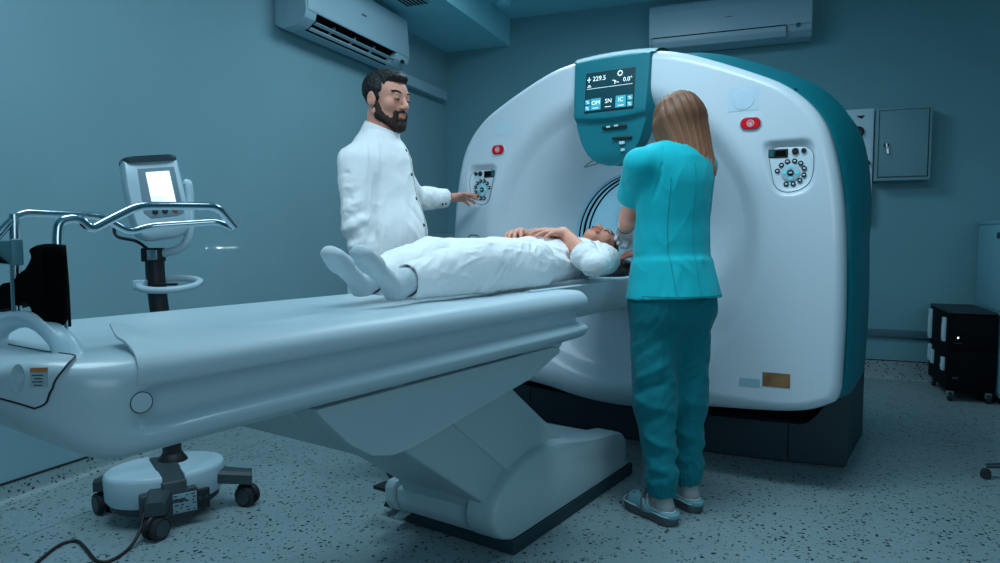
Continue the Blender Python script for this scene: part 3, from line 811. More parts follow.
# foot-end panel with an oval grip hollow and a warning label
def endpt(u, z, off):
    for v in np.linspace(.397, .62, 224):
        r = [p for p in section(float(v)) if abs(p[2] - z) < .03]
        if r and max(p[0] for p in r) >= abs(u): return Vector((u, v - off, z))
    return Vector((u, .6 - off, z))
nref = len(section(1.0)); half_n = (nref + 2) // 2
idx = [i for i in range(half_n) if flats[i][1] >= .808][::-1]
idx = idx + [nref - i for i in idx[::-1][1:]]
vmz = []
for i in idx:
    k_ = i if i < half_n else nref - i; zz0 = flats[k_][1]; uu0 = abs(flats[k_][0])
    vmz.append(.474 + .018 * min(1, max(0, (zz0 - .86) / .05)) + .050 * min(1, max(0, (.335 - uu0) / .08)) - .03 * max(0, (.826 - zz0) / .02) ** 2)
vmz = np.array(vmz)
for _ in range(4): vmz = np.convolve(np.pad(vmz, 2, mode='edge'), np.ones(5) / 5, mode='valid')
vmd = dict(zip(idx, vmz))
rowsP = []
for t in [0, .1, .22, .35, .5, .65, .8, .92, 1.0, 1.012]:
    row = []
    for i in idx:
        zz0 = flats[i if i < half_n else nref - i][1]
        vm = vmd[i]; v = .3975 + (vm - .3975) * min(t, 1)
        p = section(v)[i]; o = .0045 if t <= 1 else -.002
        row.append((p[0] * (1 + o * 2.5), p[1] - o * (1 - .7 * t), p[2] + o * (.9 if zz0 > .87 else 0)))
    rowsP.append(row)
mb = MB(); mb.grid(np.array(rowsP)); EPN = mb.build('end_panel', COUCH, TB, smooth=60)
RP = np.array(rowsP); mb = MB(); mb.tube([tuple(p) for p in RP[:9, 0]] + [tuple(p) for p in RP[8, 1:]], .0016, 6); mb.build('panel_gap', BLACK, TB, EPN)
q = Vector((.253, .4475, .9015)); mb = MB(); mb.lathe([(.016, -.001), (.016, .0005), (.012, -.0005), (.001, -.001)], orient(q, (.50, -.84, .12)) @ Matrix.Diagonal((.72, 1.35, 1, 1)), 28); mb.build('grip_hollow', COVER, TB, EPN)
q = Vector((.2815, .4655, .903)); ML = orient(q, (.60, -.79, .10))
mb = MB(); mb.box((0, 0, 0), (.026, .030, .001), M=ML); lb = mb.build('warning_label', mat('label_grey', (.34, .44, .49), .5), TB, EPN)
mb = MB(); mb.box((0, .0115, .0006), (.026, .007, .001), M=ML); mb.build('label_stripe', mat('label_orange', (.55, .18, .06), .5), TB, EPN)
mb = MB()
for k in range(4): mb.box((-.002 + .001 * (k % 2), .003 - k * .005, .0007), (.016 - .003 * (k % 2), .0016, .0006), M=ML)
mb.build('label_print', SLATE, TB, EPN)
# arched grip at the foot end
arc = cat_rom([(-.045, .515, .905), (-.03, .52, .945), (.03, .535, .968), (.09, .545, .966), (.150, .555, .938), (.172, .56, .905)], 6)
rr = [.030 - .010 * math.sin(PI * k / (len(arc) - 1)) for k in range(len(arc))]
mb = MB(); mb.tube(arc, rr, 16, flat=.75); mb.build('arched_grip', PALE, TB, smooth=60)

# carriage under the rails
cpoly = [(.98, .747), (2.02, .747), (2.06, .738), (2.06, .722), (1.87, .660), (1.47, .602), (1.30, .575), (1.22, .575), (1.15, .594), (1.08, .64), (1.0, .72)]
ccr = [cpoly[0], cpoly[1], cpoly[2], cpoly[3], cpoly[4], cpoly[5], cpoly[6], cpoly[7], cpoly[8], cpoly[9], cpoly[10]]
us = [(-.30, .93), (-.292, .97), (-.27, 1.0), (.27, 1.0), (.296, .975), (.303, .94)]
mb = MB(); c0 = np.array([1.5, .70]); rings = []
for u, k in us: rings.append([(u, *(np.array(p) * [1, 1] + (c0 - np.array(p)) * (1 - k) * [.25, 1.])) for p in cpoly])
mb.loft(rings); mb.build('carriage', COVER, TB, smooth=40)
# rounded hood in front of the carriage, hanging lower on the far side
rings = []
for v, z0, k in ((.93, .735, .55), (.98, .69, .75), (1.05, .645, .88), (1.15, .605, .95), (1.28, .585, 1)):
    r = []
    for a in np.linspace(PI, 2 * PI, 20): r.append((.29 * k * math.cos(a), v, .757 + (.757 - z0) * math.sin(a) ** 1 * (abs(math.sin(a)) ** -.4 if abs(math.sin(a)) > 1e-6 else 0)))
    rings.append(r)
mb = MB(); mb.loft(rings); mb.build('carriage_hood', COVER, TB, smooth=60)
# telescoping lift column: two slanted covers
low = [(1.40, .60), (1.62, .60), (2.04, .262), (2.02, .13), (1.80, .13), (1.845, .212)]
low = [(1.45, .50), (1.62, .595), (1.72, .595), (2.045, .262), (2.045, .14), (1.80, .14), (1.862, .213)]
mb = MB(); mb.prism([(1.474, .49), (1.55, .60), (1.75, .60), (2.05, .262), (2.05, .165), (1.885, .165), (1.862, .213)], 'u', -.275, .115, .012); mb.build('column_cover', COVER, TB, label=None)
mb = MB(); mb.prism([(1.60, .595), (1.66, .66), (1.95, .66), (2.03, .575), (2.40, .305), (2.40, .20), (2.0, .20), (2.03, .262)], 'u', -.265, .128, .010); mb.build('column_cover', COVER, TB)
# foot: dark plinth, body and near side cover
mb = MB(); mb.box2((-.335, 1.965, .002), (.174, 2.985, .054), .006); mb.build('plinth', SLATE, TB)
mb = MB(); mb.prism([(1.95, .056), (1.895, .085), (1.876, .12), (1.876, .172), (1.90, .182), (2.30, .19), (2.9, .20), (2.93, .17), (2.93, .05), (2.0, .05)], 'u', -.30, .06, .010); mb.build('foot_cover', COVER, TB)
mb = MB(); mb.prism([(1.95, .056), (1.885, .085), (1.862, .12), (1.862, .175), (1.88, .195), (1.93, .20), (2.2, .19), (2.9, .20), (2.93, .04), (1.90, .04)], 'u', -.345, -.302, .014); mb.build('side_cover', COVER, TB)
sidep = cat_rom([(1.96, .054), (1.90, .080), (1.862, .12), (1.850, .165), (1.865, .21), (1.92, .255), (2.05, .312), (2.22, .332), (2.33, .325)], 5) + cat_rom([(2.45, .295), (2.6, .268), (2.8, .24), (2.88, .222), (2.925, .18), (2.93, .12), (2.925, .07), (2.90, .052), (1.985, .052)], 3)
rings = []
c0 = np.array([2.4, .16])
for u, k in ((.055, 1), (.13, 1), (.15, .985), (.163, .96), (.168, .92)): rings.append([(u, *(c0 + (np.array(p) - c0) * [1 - (1 - k) * .35, k])) for p in sidep])
mb = MB(); mb.loft(rings); mb.build('side_cover', COVER, TB, smooth=40)
# foot pedals poking out on the far side
for v0 in (1.98, 2.13):
    mb = MB(); mb.prism([(v0, .03), (v0 + .09, .03), (v0 + .09, .075), (v0 + .05, .085)], 'u', -.47, -.34, .004); mb.build('pedal', BLACK, TB)
mb = MB(); mb.box2((-.44, 2.02, .088), (-.34, 2.035, .098), .002); mb.build('pedal_edge', STEEL, TB)
mb = MB(); mb.box2((-.475, 1.93, .115), (-.345, 2.0, .130), .004); mb.build('pedal', BLACK, TB)

# ================================================================== chrome handlebar fixed to the foot end, with its black cover and clip box
HB = thing('handlebar', 'bent chrome tube handlebar over the foot end of the couch', 'handlebar', (.1, .56, .95))
ta = round_path([(.118, .572, .945), (.104, .576, 1.02), (.098, .577, 1.113), (.095, .582, 1.148), (.10, .615, 1.153), (.10, .634, 1.131), (.10, .668, 1.150), (.10, .724, 1.179), (.10, .80, 1.182), (.10, .897, 1.184), (.09, .945, 1.140)], .022)
mb = MB(); mb.tube(ta, .0085, 14); mb.build('tube', CHROME, HB, smooth=60)
tb = round_path([(.09, .943, 1.137), (.06, .925, 1.152), (.0, .80, 1.141), (.0, .757, 1.127), (.0, .70, 1.160), (.0, .56, 1.163), (.0, .535, 1.14), (.0, .49, 1.08)], .022)
mb = MB(); mb.tube(tb, .0074, 14); mb.build('tube', CHROME, HB, smooth=60)
mb = MB(); mb.tube([(.0, .548, 1.16), (.0, .545, 1.05), (.0, .545, .95)], .0085, 14); mb.build('post', CHROME, HB, smooth=60)
mb = MB(); mb.lathe([(.012, 0), (.013, .012), (.012, .03)], Matrix.Translation((.099, .5775, 1.075)), 16); mb.build('collar', mat('copper_band', (.35, .24, .2), .35, metal=.7), HB)
clothp = [(.118, 1.100), (.145, 1.106), (.172, 1.101), (.178, 1.06), (.176, 1.03), (.174, .985), (.163, .958), (.132, .952), (.115, .985), (.085, .998), (.02, .985), (-.10, .968), (-.045, .995), (-.03, 1.022), (-.005, 1.032), (.03, 1.036), (.075, 1.056), (.098, 1.064), (.125, 1.086)]
mb = MB(); cc = cat_rom(clothp, 3, True); c0 = np.mean(cc, 0); rings = []
for v, k in ((.540, .93), (.545, .98), (.552, 1), (.566, 1), (.573, .98), (.578, .93)): rings.append([(c0[0] + (p[0] - c0[0]) * k - .040 , v, c0[1] + (p[1] - c0[1]) * k) for p in cc])
mb.loft(rings); mb.tube([(.100, .572, 1.104), (.094, .572, 1.03), (.098, .572, .955)], [.017, .022, .021], 16)
solo('cover_bag', mb, mat('black_fabric', (.0015, .0018, .002), .95, spec=.05, bump=(40, .3, .004)), 'black cloth cover wrapped round the chrome handlebar post', 'cover', (.05, .57, .955), smooth=50)
fr = thing('clip_box', 'small teal box clipped to the chrome post at the left edge', 'box', (-.02, .5, 1.07))
MB().prism([(-.20, 1.07), (.082, 1.07), (.085, 1.113), (-.20, 1.113)], 'v', .51, .525, .003).build('body', mat('clip_teal', (.09, .25, .29), .4), fr)
MB().prism([(-.20, 1.072), (.072, 1.072), (-.01, 1.098), (-.20, 1.106)], 'v', .507, .511).build('tray', BLACKM, fr)
MB().box2((.082, .508, 1.069), (.088, .527, 1.115), .003).build('end_cap', MATS['clip_teal'], fr)
# ================================================================== figures: bodies are grown as one smooth field and skinned once
class Field:
    def __init__(s, lo, hi, h):
        s.lo = np.array(lo, float); s.h = h
        s.n = np.ceil((np.array(hi) - s.lo) / h).astype(int) + 1
        s.F = np.full(s.n, 1.0, np.float32)
        s.ax = [s.lo[i] + h * np.arange(s.n[i]) for i in range(3)]
    def win(s, lo, hi):
        a = np.clip(np.floor((np.array(lo) - s.lo) / s.h).astype(int), 0, s.n - 1); b = np.clip(np.ceil((np.array(hi) - s.lo) / s.h).astype(int) + 1, 1, s.n)
        sl = tuple(slice(int(a[i]), int(max(b[i], a[i] + 1))) for i in range(3))
        X = s.ax[0][sl[0]][:, None, None]; Y = s.ax[1][sl[1]][None, :, None]; Z = s.ax[2][sl[2]][None, None, :]
        return sl, X, Y, Z
    def put(s, prim, k=.01, op='u'):
        fn, lo, hi = prim; m = max(k, 2 * s.h) + .012
        sl, X, Y, Z = s.win(np.array(lo) - m, np.array(hi) + m)
        d = fn(X, Y, Z).astype(np.float32); F = s.F[sl]
        if op == 'u': h = np.clip(.5 + .5 * (F - d) / k, 0, 1); s.F[sl] = F * (1 - h) + d * h - k * h * (1 - h)
        elif op == 's': d = -d; h = np.clip(.5 + .5 * (d - F) / k, 0, 1); s.F[sl] = F * (1 - h) + d * h + k * h * (1 - h)
        return s
    def cut(s, fn, k=.006):
        """keep only where fn <= 0 (whole field)"""
        sl, X, Y, Z = s.win(s.lo, s.lo + s.h * s.n); d = np.broadcast_to(fn(X, Y, Z), s.F.shape).astype(np.float32)
        h = np.clip(.5 + .5 * (d - s.F) / k, 0, 1); s.F = s.F * (1 - h) + d * h + k * h * (1 - h); return s
    def merge(s, G, k):
        """smooth-join another field on the same lattice"""
        h = np.clip(.5 + .5 * (s.F - G.F) / k, 0, 1); s.F = s.F * (1 - h) + G.F * h - k * h * (1 - h); return s
    def mesh(s, smooth=1):
        F = s.F.copy(); F[0] = F[-1] = 1; F[:, 0] = F[:, -1] = 1; F[:, :, 0] = F[:, :, -1] = 1
        I = F < 0; nx, ny, nz = F.shape
        cnt = np.zeros((nx - 1, ny - 1, nz - 1), np.uint8)
        for dx in (0, 1):
            for dy in (0, 1):
                for dz in (0, 1): cnt += I[dx:nx - 1 + dx, dy:ny - 1 + dy, dz:nz - 1 + dz]
        act = (cnt > 0) & (cnt < 8); cells = np.argwhere(act); idm = np.full(act.shape, -1, np.int32); idm[act] = np.arange(len(cells))
        acc = np.zeros((len(cells), 3)); num = np.zeros(len(cells))
        C = [(x, y, z) for x in (0, 1) for y in (0, 1) for z in (0, 1)]
        ci = cells.T
        for a in range(8):
            for b in range(a + 1, 8):
                d = [C[b][i] - C[a][i] for i in range(3)]
                if sum(map(abs, d)) != 1: continue
                fa = F[ci[0] + C[a][0], ci[1] + C[a][1], ci[2] + C[a][2]]; fb = F[ci[0] + C[b][0], ci[1] + C[b][1], ci[2] + C[b][2]]
                m = (fa < 0) != (fb < 0); t = np.where(m, fa / np.where(m, fa - fb, 1), 0)
                for i in range(3): acc[:, i] += np.where(m, C[a][i] + t * d[i], 0)
                num += m
        V = (cells + acc / np.maximum(num, 1)[:, None]) * s.h + s.lo
        Q = []
        for axis in range(3):
            sh = [slice(1, -1)] * 3; sh[axis] = slice(0, -1); s2 = list(sh); s2[axis] = slice(1, None)
            A, B = I[tuple(sh)], I[tuple(s2)]; E = np.argwhere(A != B)
            if not len(E): continue
            base = E + np.array([0 if i == axis else 1 for i in range(3)]); flip = A[tuple(E.T)]
            o1, o2 = [(1, 2), (2, 0), (0, 1)][axis]; e1 = np.zeros(3, int); e1[o1] = 1; e2 = np.zeros(3, int); e2[o2] = 1
            q = np.stack([idm[tuple((base - e1 - e2).T)], idm[tuple((base - e2).T)], idm[tuple(base.T)], idm[tuple((base - e1).T)]], 1)
            q[~flip] = q[~flip][:, ::-1]; Q.append(q)
        Q = np.concatenate(Q); Q = Q[(Q >= 0).all(1)]
        for _ in range(smooth):
            S = np.zeros_like(V); W = np.zeros(len(V))
            for k in range(4):
                np.add.at(S, Q[:, k], V[Q[:, (k + 1) % 4]] + V[Q[:, (k - 1) % 4]]); np.add.at(W, Q[:, k], 2)
            V = V * .5 + .5 * S / np.maximum(W, 1)[:, None]
        return V, Q

def vnormals(V, Q):
    n = np.cross(V[Q[:, 2]] - V[Q[:, 0]], V[Q[:, 3]] - V[Q[:, 1]]); N = np.zeros_like(V)
    for k in range(4): np.add.at(N, Q[:, k], n)
    return N / np.maximum(np.linalg.norm(N, axis=1), 1e-9)[:, None]

def cap(a, b, ra, rb=None, n=None, s=1.):
    """tapered limb; squashed by s along n"""
    a = np.array(a, float); b = np.array(b, float); rb = ra if rb is None else rb; d = b - a; L2 = max(float(d @ d), 1e-9)
    if n is not None: n = np.array(n, float) / np.linalg.norm(n)
    def fn(X, Y, Z):
        px, py, pz = X - a[0], Y - a[1], Z - a[2]
        t = np.clip((px * d[0] + py * d[1] + pz * d[2]) / L2, 0, 1); px = px - t * d[0]; py = py - t * d[1]; pz = pz - t * d[2]
        q2 = px * px + py * py + pz * pz; r = ra + (rb - ra) * t
        if n is None: return np.sqrt(q2) - r
        c = px * n[0] + py * n[1] + pz * n[2]; q = np.sqrt(q2 + (1 / s ** 2 - 1) * c * c); return (q - r) * np.sqrt(q2) / np.maximum(q, 1e-6)
    R = max(ra, rb) * max(1, s); return fn, np.minimum(a, b) - R, np.maximum(a, b) + R

def ell(c, r, R=None):
    c = np.array(c, float); r = np.array(r, float); R = np.eye(3) if R is None else np.array(R, float)
    def fn(X, Y, Z):
        p = [X - c[0], Y - c[1], Z - c[2]]; k0 = 0; k1 = 0
        for i in range(3):
            q = p[0] * R[i][0] + p[1] * R[i][1] + p[2] * R[i][2]; k0 = k0 + (q / r[i]) ** 2; k1 = k1 + (q / r[i] ** 2) ** 2
        k0 = np.sqrt(k0); return k0 * (k0 - 1) / np.maximum(np.sqrt(k1), 1e-6)
    m = r.max(); return fn, c - m, c + m

def cyl(a, b, ra, rb=None, n=None, s=1., rnd=.0):
    """tapered limb with flat ends (cuffs, hems)"""
    a = np.array(a, float); b = np.array(b, float); rb = ra if rb is None else rb; d = b - a; L = float(np.linalg.norm(d)); L2 = L * L
    if n is not None: n = np.array(n, float) / np.linalg.norm(n)
    def fn(X, Y, Z):
        px, py, pz = X - a[0], Y - a[1], Z - a[2]; t0 = (px * d[0] + py * d[1] + pz * d[2]) / L2; t = np.clip(t0, 0, 1)
        px = px - t0 * d[0]; py = py - t0 * d[1]; pz = pz - t0 * d[2]; q2 = px * px + py * py + pz * pz; r = ra + (rb - ra) * t
        if n is None: rad = np.sqrt(q2) - r
        else:
            c = px * n[0] + py * n[1] + pz * n[2]; q = np.sqrt(q2 + (1 / s ** 2 - 1) * c * c); rad = (q - r) * np.sqrt(q2) / np.maximum(q, 1e-6)
        axl = np.abs(t0 - .5) * L - L / 2
        if rnd: return np.minimum(np.maximum(rad, axl) + rnd, 0) + np.sqrt(np.maximum(rad + rnd, 0) ** 2 + np.maximum(axl + rnd, 0) ** 2) - rnd
        return np.maximum(rad, axl)
    R = max(ra, rb) * max(1, s); return fn, np.minimum(a, b) - R, np.maximum(a, b) + R

def smoothnoise(V, scale, seed=0):
    """cheap band-limited noise from warped sines"""
    r = np.random.default_rng(seed); out = np.zeros(len(V)); P = V * scale
    W = np.stack([np.sin(P @ r.normal(size=3) * 1.7 + r.uniform(0, 6)) for _ in range(3)], 1) * .9
    for o in range(5):
        d = r.normal(size=3); d /= np.linalg.norm(d); out += np.sin((P + W) @ d * (2.2 + .9 * o) + r.uniform(0, 6)) / (1 + .35 * o)
    return out / 2.4

def folds(V, Q, lines=(), amp=.004, scale=14, stretch=(1, 1, 1), seed=1, mask=None):
    """drapery: ridged noise plus hand-placed folds (a, b, width, height)"""
    N = vnormals(V, Q); n = smoothnoise(V * np.array(stretch), scale, seed); ridge = (1 - np.abs(n)) ** 2 - .45
    n2 = smoothnoise(V, scale * .45, seed + 7); d = amp * ridge * (.55 + .45 * n2)
    if mask is not None: d = d * mask(V)
    for a, b, w, h in lines:
        a = np.array(a, float); b = np.array(b, float); e = b - a; t = np.clip(((V - a) @ e) / (e @ e), 0, 1)
        dist = np.linalg.norm(V - a - t[:, None] * e, axis=1); d = d + h * np.exp(-(dist / w) ** 2) * np.sin(np.clip(.12 + t * .76, 0, 1) * PI)
    return V + N * d[:, None]

def tinted(o, spots, base_noise=.05, seed=3):
    """per-vertex colour multiplier: spots = (centre in frame, radius, colour)"""
    me = o.data; n = len(me.vertices); co = np.empty(n * 3); me.vertices.foreach_get('co', co); co = co.reshape(-1, 3)
    c = np.ones((n, 4)); k = 1 + base_noise * smoothnoise(co, 22, seed); c[:, :3] *= k[:, None]
    for p, r, col in spots:
        w = np.exp(-(np.linalg.norm((co - np.array(p)) / np.array(r), axis=1)) ** 4)[:, None]; c[:, :3] = c[:, :3] * (1 - w) + np.array(col) * w
    a = me.color_attributes.new('tint', 'FLOAT_COLOR', 'POINT'); a.data.foreach_set('color', c.astype(np.float32).ravel())

def person(name, label, base, V, Q, material, spots=(), group=None):
    fr = Frame(M_CT, base); o = link_mesh(name, V, Q.tolist(), material, fr, None, 180, None, False)
    set_props(o, label, 'person', group); fr.root = o
    tinted(o, [(np.array(p) - np.array(base), r, c) for p, r, c in spots])
    return fr
def wear(name, V, Q, material, fr, label=None, parent=None, tint=None):
    o = link_mesh(name, V, Q.tolist() if hasattr(Q, 'tolist') else Q, material, fr, parent, 180, label, False)
    if tint is not None: tinted(o, [], tint)
    return o

def rowmat(x, y, z): return np.array([x, y, z], float)
def nrm(v): v = np.array(v, float); return v / np.linalg.norm(v)
class Pose:
    """local frame with x = the figure's right, y = the way it faces, z = up along the figure"""
    def __init__(s, o, fwd, up):
        s.o = np.array(o, float); s.z = nrm(up); f = np.array(fwd, float); s.y = nrm(f - s.z * (f @ s.z)); s.x = np.cross(s.y, s.z)
    def __call__(s, x, y, z): return s.o + s.x * x + s.y * y + s.z * z
    @property
    def R(s): return np.array([s.x, s.y, s.z])

def head_prims(F, P, k=1., fem=False, lids=True):
    """skull, face, ears. P: pose at the middle of the skull between the ears, k: size"""
    e = lambda c, r: ell(P(*[q * k for q in c]), [q * k for q in r], P.R)
    c = lambda a, b, ra, rb=None: cap(P(*[q * k for q in a]), P(*[q * k for q in b]), ra * k, (rb if rb is not None else ra) * k)
    F.put(e((0, -.014, .042), (.073, .092, .075)), .01)
    F.put(e((0, .030, .028), (.064, .068, .062)), .02)                       # forehead
    F.put(e((0, .034, -.028), (.056, .058, .068)), .02)                     # mid face
    jw = .046 if fem else .053
    for s in (-1, 1):
        F.put(c((s * jw, .004, -.052), (s * .016, .073, -.096 if not fem else -.093), .021, .016), .018)
        F.put(e((s * .041, .061, -.020), (.022, .024, .021)), .02)          # cheekbone
    F.put(e((0, .074, -.095), (.020, .020, .017)), .014)                     # chin
    F.put(e((0, .030, -.080), (.034, .045, .02)), .02)
    F.put(c((-.034, .083, .022), (.034, .083, .022), .010 if fem else .013), .014)      # brow
    for s in (-1, 1): F.put(e((s * .032, .104, .004), (.017, .017, .0105)), .010, 's')   # sockets
    F.put(c((0, .090, .014), (0, .112, -.026), .0075, .0105 if fem else .0125), .010)    # nose
    for s in (-1, 1): F.put(e((s * .0105, .101, -.032), (.009, .011, .008)), .006)
    F.put(e((0, .091, -.056), (.022, .012, .010)), .010)
    F.put(c((-.017, .094, -.0565), (.017, .094, -.0565), .0058), .005)
    F.put(c((-.014, .0935, -.0695), (.014, .0935, -.0695), .0068), .005)
    F.put(c((-.024, .101, -.0627), (.024, .101, -.0627), .0028), .003, 's')
    for s in (-1, 1):                                                        # ears
        F.put(e((s * .077, -.012, -.004), (.0085, .019, .031)), .006); F.put(e((s * .074, .000, -.012), (.010, .012, .02)), .008)
        F.put(e((s * .087, -.010, .002), (.006, .011, .018)), .005, 's')
        if lids: F.put(e((s * .032, .0835, .004), (.0150, .0125, .0112)), .004)                  # lid bulge
def face_spots(P, k, lip, dark):
    sp = [(P(0, .101 * k, -.0565 * k), (.018 * k,) * 3, (1.02, .93, .92))]
    for x in (-.013, -.005, .005, .013):
        sp += [(P(x * k, .1005 * k, -.0565 * k), .0062 * k, lip), (P(x * k, .100 * k, -.070 * k), .0072 * k, lip)]
    for s in (-1, 1): sp += [(P(s * .0085 * k, .106 * k, -.037 * k), .0045 * k, dark), (P(s * .045 * k, .08 * k, -.025 * k), .02 * k, (1.0, .90, .88))]
    return sp
def face_parts(fr, P, k, hairmat, lashmat, open_eye=None, brow_r=.0035, brow_z=.024):
    for s in (-1, 1):
        arc = [P(s * (.014 + .044 * t) * k, (.0955 - .019 * t * t) * k, (brow_z + .0065 * math.sin(PI * min(1, t * 1.15) * .7)) * k) for t in np.linspace(0, 1, 10)]
        mb = MB(); mb.tube(arc, [brow_r * k * (.8 + .5 * math.sin(PI * t)) * (1 if t < .9 else .5) for t in np.linspace(0, 1, 10)], 8); mb.build('eyebrow', hairmat, fr, None, 60)
        lid = [P(s * (.032 + .0145 * math.cos(a)) * k, (.0835 + .0128 * math.sqrt(max(0, 1 - (.93 * math.cos(a)) ** 2))) * k, (.0008 - .0035 * math.sin(PI * (i / 11))) * k) for i, a in enumerate(np.linspace(PI, 0, 12))]
        mb = MB(); mb.tube(lid, [.0012 * k] + [.0021 * k] * 10 + [.001 * k], 8); mb.build('eyelash', lashmat, fr, None, 60)
        if open_eye is not None:
            mb = MB(); cpt = P(s * .032 * k, .0815 * k, .0012 * k)
            fdir = nrm(P(0, 1, -.12) - P(0, 0, 0)); mb.lathe([(.0001 + .0135 * k * math.sin(a), .0135 * k * math.cos(a)) for a in np.linspace(0, PI / 2, 9)], orient(cpt, fdir, (0, 0, 1)) @ Matrix.Diagonal((1, .42, 1, 1)), 18); ey = mb.build('eye', open_eye[0], fr, None, 60)
            mb = MB(); mb.lathe([(.0001 + .0137 * k * math.sin(a), .0141 * k * math.cos(a)) for a in np.linspace(0, .52, 6)], orient(cpt, fdir, (0, 0, 1)) @ Matrix.Diagonal((1, .6, 1, 1)), 18); mb.build('iris', open_eye[1], fr, ey, 60)

def hand(F, W, fdir, back, side, curls, k=1., spread=.10, thumb=(.9, .25), kjoin=.005):
    """W wrist, fdir along the palm, back = normal of the back of the hand, side=+1 left hand / -1 right.
    curls: per finger three bend angles (index..little). thumb=(opening, fold)"""
    y = nrm(fdir); z = np.array(back, float); z = nrm(z - y * (z @ y)); x = np.cross(y, z)
    W = np.array(W, float); L = lambda a, b, c: W + (x * a * side + y * b + z * c) * k
    base = [(.029, .088), (.0095, .093), (-.0105, .089), (-.029, .080)]
    for bx, by in base: F.put(cap(L(bx * .55, .004, 0), L(bx, by - .006, .001), .0150 * k, .0118 * k), .012)
    F.put(cap(L(-.012, .0, 0), L(.012, .0, 0), .017 * k), .012)
    F.put(cap(L(.014, .018, -.006), L(.036, .050, -.012), .0165 * k, .0125 * k), .012)
    lens = [.070, .078, .072, .056]; rads = [.0092, .0095, .0090, .0080]; tips = []
    for i, (bx, by) in enumerate(base):
        p = L(bx, by - .006, .0); a = 0.; sp = spread * (1.5 - i) * .55
        d0 = nrm(y * math.cos(sp) + x * side * math.sin(sp)); r = rads[i]
        for j, fr_ in enumerate((.44, .31, .25)):
            a += curls[i][j]; d = d0 * math.cos(a) - z * math.sin(a); q = p + d * lens[i] * fr_ * k; r2 = r * .93
            F.put(cap(p, q, r * k, r2 * k), kjoin if j == 0 else .0035); p, r = q, r2
        tips.append(p)
    p = L(.036, .050, -.012); op, fo = thumb
    d = nrm(x * side * math.sin(op) + y * math.cos(op) - z * .25)
    for j, ln in enumerate((.034, .028)):
        q = p + d * ln * k; F.put(cap(p, q, (.0112 - .001 * j) * k, (.0100 - .001 * j) * k), .005); p = q
        d = nrm(d * math.cos(fo) + (y - z * .3) * math.sin(fo))
    tips.append(p); return tips

def shade_shell(v, f): return v, f
SKIN = mat('skin_fair', (.76, .35, .255), .5, spec=.35, sss=.15, attr=True, bump=(350, .08, .001))
SKINM = mat('skin_warm', (.70, .32, .225), .5, spec=.35, sss=.15, attr=True, bump=(350, .08, .001))
LASH = mat('lash', (.012, .008, .007), .7)
CLOTHW = mat('white_cotton', (.92, .92, .93), .8, spec=.2, sheen=.15, bump=(60, .10, .004), wrinkle=(5.5, .55, .014, (1, 1, .7)))
# ================================================================== the doctor
DB = (-.775, 2.335)
DP = Pose((DB[0], DB[1], 0), (.93, .37, 0), (0, 0, 1))           # x his right, y the way his chest faces
HP = Pose((-.778, 2.345, 1.738), (1.0, .03, -.14), (.10, 0, 1))  # head turned to the couch
h = .005
F = Field((-1.25, 1.95, -.01), (-.45, 3.15, 1.93), h)
head_prims(F, HP, 1.10)
F.put(cap(DP(0, -.03, 1.50), HP(0, -.022, -.07), .068, .064), .02)                  # neck
F.put(cap(HP(0, .0, -.07), DP(0, -.0, 1.53), .05, .05), .02)
F.put(cap(DP(-.14, -.035, 1.465), DP(.14, -.035, 1.465), .06, .06), .04)
F.put(cap(DP(0, -.02, 1.38), DP(0, .02, 1.05), .145, .14, DP.y, .75), .05)
F.put(cap(DP(-.06, 0, .95), DP(.06, 0, .95), .11, .11), .05)
SH_R, EL_R, WR_R = DP(.195, -.06, 1.435), DP(.245, -.03, 1.165), DP(.235, .035, .905)
SH_L, EL_L, WR_L = DP(-.20, -.04, 1.445), np.array([-.955, 2.72, 1.315]), np.array([-.895, 2.935, 1.325])
for a, e, w in ((SH_R, EL_R, WR_R), (SH_L, EL_L, WR_L)):
    F.put(cap(a, e, .052, .043), .03); F.put(cap(e, w, .043, .028), .02)
for s in (-1, 1):
    F.put(cap(DP(s * .09, 0, .92), DP(s * .08, .06, .52), .085, .058), .04); F.put(cap(DP(s * .08, .06, .52), DP(s * .07, .12, .10), .056, .036), .02)
    F.put(cap(DP(s * .07, .09, .05), DP(s * .08, .25, .035), .038, .03), .02)
hand(F, WR_L, (.68, .73, .06), (-.35, .25, .9), 1, [(.12, .18, .12), (.18, .25, .2), (.25, .35, .25), (.3, .4, .3)], 1.03, .30, (1.05, -.1))
hand(F, WR_R, DP(.0, .25, -1) - DP(0, 0, 0), DP.x, -1, [(.3, .4, .3)] * 4, 1.02, .1)
V, Q = F.mesh()
DR = person('person', 'bearded man in a long white coat pressing keys on the scanner', (DB[0], DB[1], 0), V, Q, SKIN, face_spots(HP, 1.10, (.90, .62, .58), (.4, .25, .2)))
DHAIR = mat('black_hair', (.010, .009, .009), .55, bump=(90, .9, .006), spec=.4)
DBEARD = mat('dark_beard', (.030, .018, .014), .65, bump=(130, 1., .006), spec=.3)
face_parts(DR, HP, 1.10, DHAIR, LASH, (mat('eye_white', (.5, .5, .5), .3), mat('iris_dark', (.03, .02, .015), .2)), .0042)
